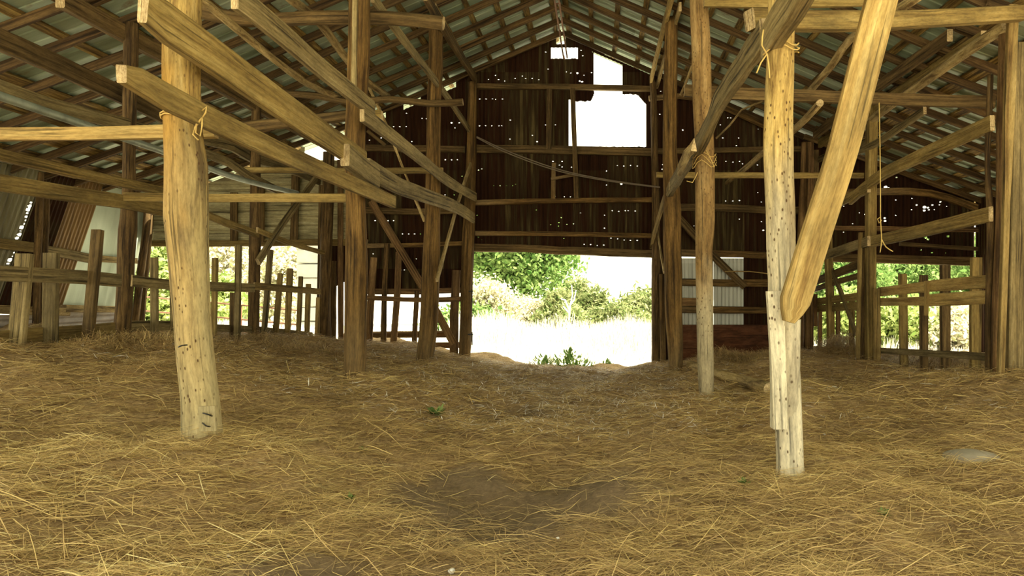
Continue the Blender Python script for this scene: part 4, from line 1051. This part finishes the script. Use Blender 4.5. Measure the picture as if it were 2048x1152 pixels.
def weed(px, py, t0, lb, n=26, s=.05):
    p = on_floor(px, py, t0)
    a = NR.uniform(0, 6.283, n); el = NR.uniform(.1, .9, n)
    d = np.stack([np.cos(a) * np.cos(el), np.sin(a) * np.cos(el), np.sin(el)], 1)
    L = NR.uniform(.6, 1.4, n) * s
    c = np.array(p)[None] + d * (L * .7)[:, None] + np.array([[0, 0, .015]])
    o = blades('weed', L_GREEN, c, d, L, L * .45, NR.random(n), None, -.1 * L)
    tag(o, lb, 'weed', 'small green weeds in the straw')
weed(873, 832, .5, 'small green weed in the middle of the straw floor', 40, .07)
weed(1487, 972, .3, 'green sprig near the foot of the near right post', 20, .03)
weed(1766, 1036, .25, 'green sprig in the straw at the lower right', 24, .03)
weed(700, 1003, .3, 'green sprig in the straw right of the near left post', 18, .03)
weed(728, 905, .36, 'green sprig in the straw between the near and second left posts', 18, .03)
p = on_floor(437, 1098, .24)
mb = MB(); k = [(0, 0, .012), (.014, .012, .02), (.03, .03, .016), (.012, .018, .012)]
for a in k: mb.v.append((p.x + a[0] * 1.3, p.y + a[1] * 1.6, p.z + a[2]))
mb.face((0, 1, 2, 3), [(0, 0)] * 4)
for i, a in enumerate(list(mb.v)): mb.v.append((a[0], a[1], a[2] - .002))
mb.face((7, 6, 5, 4), [(0, 0)] * 4)
tag(mb.build('fallen_leaf', plain('yellow_leaf', (.6, .55, .05), .5)), 'yellow fallen leaf on the straw at the lower left', 'leaf')

# ------------------------------------------------------------------ outside
def plantthing(name, label, cat, group, base, crowns, n, size, mat, trunk=None, clump=70, sigma=.3, droop=0.0):
    """crowns: ellipsoids (centre, radii); leaves gather in clumps on and in them"""
    e = empty(name, base, label, cat, group)
    if trunk:
        tr = None
        for pts in trunk:
            mb = MB(); sweep(mb, [(Vector(p), r, r) for p, r in pts], 'round', .4, True, .08, 9, 0)
            o = mb.build('trunk' if tr is None else 'branch', [W_BARK], e if tr is None else tr)
            tr = tr or o
    vol = np.array([c[1][0] * c[1][1] * c[1][2] for c in crowns]); pr = vol / vol.sum()
    which = NR.choice(len(crowns), clump, p=pr)
    u = randdir(clump); r = NR.random(clump) ** .4
    cc = np.array([crowns[k][0] for k in which]) + u * r[:, None] * np.array([crowns[k][1] for k in which])
    k = NR.integers(0, clump, n)
    c = cc[k] + NR.normal(0, 1, (n, 3)) * sigma
    c[:, 2] = np.maximum(c[:, 2], base[2] + .05)
    d = randdir(n); d[:, 2] -= droop; d /= np.linalg.norm(d, axis=1, keepdims=True)
    L = size * NR.uniform(.6, 1.4, n)
    tone = np.clip(NR.normal(.5, .25, n), 0, 1)
    blades('crown', mat, c, d, L, L * (.55 if droop == 0 else .35), tone, randdir(n), NR.normal(0, .1, n) * L, e)
    return e
gl = lambda x, y: float(field_z(np.array([x]), np.array([y]))[0])
def W(px, py, t): q = P(px, py, t); return (q.x, q.y, q.z)
# big broadleaf tree seen through the doorway
bx, by = -4.2, 31.0
b = (bx, by, gl(bx, by))
plantthing('broadleaf_tree', 'tall broadleaf tree filling the upper left of the doorway view', 'tree', 'trees and shrubs behind the barn', b,
           [((-4.3, by, 4.6), (2.9, 2.4, 1.9)), ((-3.0, by - .6, 3.0), (2.0, 1.8, 1.2)), ((-6.3, by, 3.4), (2.0, 2, 1.8)), ((-2.6, by - .6, 4.9), (1.7, 1.5, 1.3)), ((-3.6, by - .8, 1.9), (2.3, 1.6, 1.2)), ((-1.9, by - .4, 3.4), (1.1, 1.2, 1.1))], 40000, .18, L_GREEN,
           [[((bx, by, b[2]), .22), ((bx + .2, by, 2), .18), ((bx + .1, by, 4.5), .09)], [((bx + .2, by, 2), .10), ((bx + 1.6, by, 3.2), .05)], [((bx + .1, by, 1.8), .10), ((bx - 1.8, by, 3.2), .05)]], 160, .36)
def shrub(name, label, px, top, wpx, t, n, size, mat, clump=40, sg=.2, droop=0.0, group='trees and shrubs behind the barn', cone=False):
    X = (px - VX) * t / PPM; Y = D * t
    g = gl(X, Y); zt = EYE + (VY - top) * t / PPM
    rx = wpx / 2 * t / PPM * 1.2; h = (zt - g) * 1.06; size *= 1.15
    cr = [((X, Y, g + h * .35), (rx, rx * .8, h * .38)), ((X + rx * .15, Y, g + h * .65), (rx * .7, rx * .6, h * .33))] if not cone else \
         [((X, Y, g + h * .22), (rx, rx * .9, h * .22)), ((X, Y, g + h * .5), (rx * .7, rx * .6, h * .22)), ((X, Y, g + h * .78), (rx * .33, rx * .3, h * .2))]
    plantthing(name, label, 'tree' if 'tree' in name else 'shrub', group, (X, Y, g), cr, n, size, mat,
               [[((X, Y, g), .07), ((X + .05, Y, g + h * .7), .03)], [((X, Y, g + h * .2), .04), ((X + rx * .5, Y, g + h * .5), .02)], [((X, Y, g + h * .2), .04), ((X - rx * .5, Y, g + h * .5), .02)]], clump, sg, droop)
shrub('overexposed_shrub', 'shrub painted pale with sun glare at the left side of the doorway view', 968, 562, 110, 1.75, 9000, .10, L_PALE, 60, .16)  # pale leaves carry painted highlights, no flowers
shrub('overexposed_shrub', 'lower pale shrub before the broadleaf tree in the doorway view', 1040, 602, 90, 1.85, 6500, .10, L_PALE, 45, .16)
shrub('leafy_shrub', 'dark green leafy shrub low at the left of the doorway view', 930, 620, 130, 1.65, 5000, .12, L_GREEN, 40, .18)
shrub('juniper_tree', 'olive green juniper in the middle of the doorway view', 1118, 588, 95, 1.8, 8500, .13, L_JUNI, 60, .14, .3, cone=True)
shrub('juniper_tree', 'taller juniper right of the middle of the doorway view', 1168, 548, 105, 2.0, 9500, .14, L_JUNI, 60, .17, .3, cone=True)
shrub('juniper_tree', 'low spreading juniper at the right of the doorway view', 1235, 612, 110, 1.9, 8000, .13, L_JUNI, 60, .15, .3)
shrub('juniper_tree', 'thin topped juniper against the right doorway post', 1287, 582, 90, 1.95, 8000, .13, L_JUNI, 60, .17, .3)
shrub('leafy_shrub', 'bright yellow green bush at the left end of the left back opening', 300, 486, 110, 1.32, 8500, .12, L_LIGHT, 70, .16, group='shrubs beyond the left opening')
shrub('overexposed_shrub', 'thicket painted pale with sun glare behind the left pickets', 440, 478, 190, 1.85, 14000, .11, L_PALE, 110, .18, group='shrubs beyond the left opening')
shrub('overexposed_shrub', 'pinkish pale shrub left of the concrete pillar', 560, 480, 130, 1.62, 9000, .11, L_PALE, 80, .17, group='shrubs beyond the left opening')
shrub('leafy_shrub', 'low green bush behind the middle of the left fence', 400, 560, 150, 1.45, 6500, .11, L_LIGHT, 70, .15, group='shrubs beyond the left opening')
shrub('broadleaf_tree', 'leafy tree beyond the small fence in the right back bay', 1680, 470, 190, 1.85, 17000, .125, L_GREEN, 90, .24, group='trees beyond the right opening')
shrub('broadleaf_tree', 'leafy tree beyond the middle of the two-rail fence', 1840, 455, 210, 2.3, 22000, .14, L_GREEN, 90, .26, group='trees beyond the right opening')
shrub('broadleaf_tree', 'leafy tree beyond the right end of the two-rail fence', 1965, 470, 170, 1.72, 16000, .12, L_GREEN, 80, .24, group='trees beyond the right opening')
shrub('leafy_shrub', 'yellow green shrub low behind the left pickets of the two-rail fence', 1775, 606, 150, 1.27, 8000, .10, L_LIGHT, 60, .18, group='trees beyond the right opening')
shrub('overexposed_shrub', 'pale shrub low behind the right pickets of the two-rail fence', 1900, 612, 150, 1.25, 7500, .09, L_PALE, 60, .16, group='trees beyond the right opening')
shrub('leafy_shrub', 'leafy shrub low behind the small fence in the right back bay', 1680, 590, 110, 1.3, 6500, .10, L_LIGHT, 55, .14, group='trees beyond the right opening')
# bleached dead snag
mb = MB()
q = lambda x, y: Vector(W(x, y, 1.72))
for pts in ([(1138, 640), (1140, 612), (1145, 590), (1143, 570)], [(1139, 620), (1130, 600), (1122, 598)], [(1140, 610), (1148, 600), (1152, 580)], [(1138, 625), (1126, 612)]):
    sweep(mb, [(q(*p), .035 - .007 * i, .035 - .007 * i) for i, p in enumerate(pts)], 'round', .2, True, .1, 7, 0)
tag(mb.build('dead_branch', [plain('bleached_branch', (.62, .58, .52), .9)]), 'bleached dead forked branch between the junipers', 'branch')
# weeds on the door sill
for (px, py, s, nn, lb) in ((1085, 738, .24, 220, 'tuft of green weeds just outside the doorway, left of its middle'), (1140, 738, .32, 420, 'larger clump of green weeds just outside the doorway, at its middle'), (1212, 741, .20, 160, 'low green weeds outside the doorway, right of its middle')):
    p = P(px, py - 6, 1.03); a = NR.uniform(0, 6.283, nn); el = NR.uniform(.2, 1.3, nn)
    d = np.stack([np.cos(a) * np.cos(el), np.sin(a) * np.cos(el), np.sin(el)], 1)
    rr = NR.random(nn) ** .7 * s * 1.4
    c = np.stack([p.x + rr * np.cos(a) * 1.3, p.y + rr * np.sin(a), p.z - .12 + NR.random(nn) * s * 1.7 * (1 - rr / s / 2)], 1)
    L = NR.uniform(.05, .12, nn)
    tag(blades('weed_clump', L_GREEN, c, d, L, L * .5, NR.random(nn), None, -.1 * L), lb, 'weeds', 'weeds at the doorway', 'stuff')
# tall dry grass: one uncountable stand
gx, gy, gh = [], [], []
for (n, x0, x1, y0, y1, h0, h1) in ((20000, -3.6, 2.4, 14.0, 17.5, .3, .72), (5000, -14, -3.6, 14.5, 17.5, .12, .3), (5000, 2.4, 12, 14.5, 17.5, .12, .35)):
    gx.append(NR.uniform(x0, x1, n)); gy.append(NR.uniform(y0, y1, n)); gh.append(NR.uniform(h0, h1, n))
gx, gy, gh = map(np.concatenate, (gx, gy, gh))
gh = gh * (1 + .5 * np.sin(gx * 2.1) * np.sin(gy * 1.3)) * np.clip((gy - 13.4) / 2.5, .3, 1)
n = len(gx)
a = NR.uniform(0, 6.283, n); el = NR.normal(1.35, .2, n)
d = np.stack([np.cos(a) * np.cos(el), np.sin(a) * np.cos(el), np.sin(el)], 1)
c = np.stack([gx, gy, field_z(gx, gy) + gh * .48], 1)
o = blades('dry_grass', L_GRASS, c, d, gh, NR.uniform(.008, .02, n), NR.random(n), np.stack([NR.normal(0, 1, n), NR.normal(0, 1, n), np.zeros(n)], 1), NR.normal(0, .06, n) * gh)
tag(o, 'tall sunlit dry grass outside the barn', 'grass', None, 'stuff')
# concrete block pillar and tube gate beyond the left opening
q = P(622, 660, 1.3)
e = empty('block_pillar', (q.x, q.y, gl(q.x, q.y)), 'grey concrete block pillar beyond the left opening', 'pillar')
g = gl(q.x, q.y)
for k in range(9):
    mb = MB(); zc = g - .1 + .36 * k + .175
    sweep(mb, [(Vector((q.x - .34, q.y + .3, zc)), .34, .172), (Vector((q.x + .40, q.y + .3, zc)), .34, .172)], step=2, rough=0)
    mb.build('block', [M_BLOCK, M_BLOCK], e)
e = empty('tube_gate', P(272, 640, 1.08), 'rusty tube gate across the left back opening outside', 'gate')
for (ya, yb) in ((592, 621), (620, 650), (648, 676)):
    bar('bar', None, None, None, [M_GATE, M_GATE], [(P(272, ya, 1.08), .018, .018), (P(430, (ya + yb) / 2 - 1, 1.08), .018, .018), (P(600, yb, 1.08), .018, .018)], 'round', 0, parent=e, seg=8)
for (x, y0, y1) in ((272, 588, 655), (482, 602, 680), (600, 616, 682)):
    bar('upright', None, None, None, [M_GATE, M_GATE], [(P(x, y1, 1.08), .022, .022), (P(x, y0, 1.08), .022, .022)], 'round', 0, parent=e, seg=8)
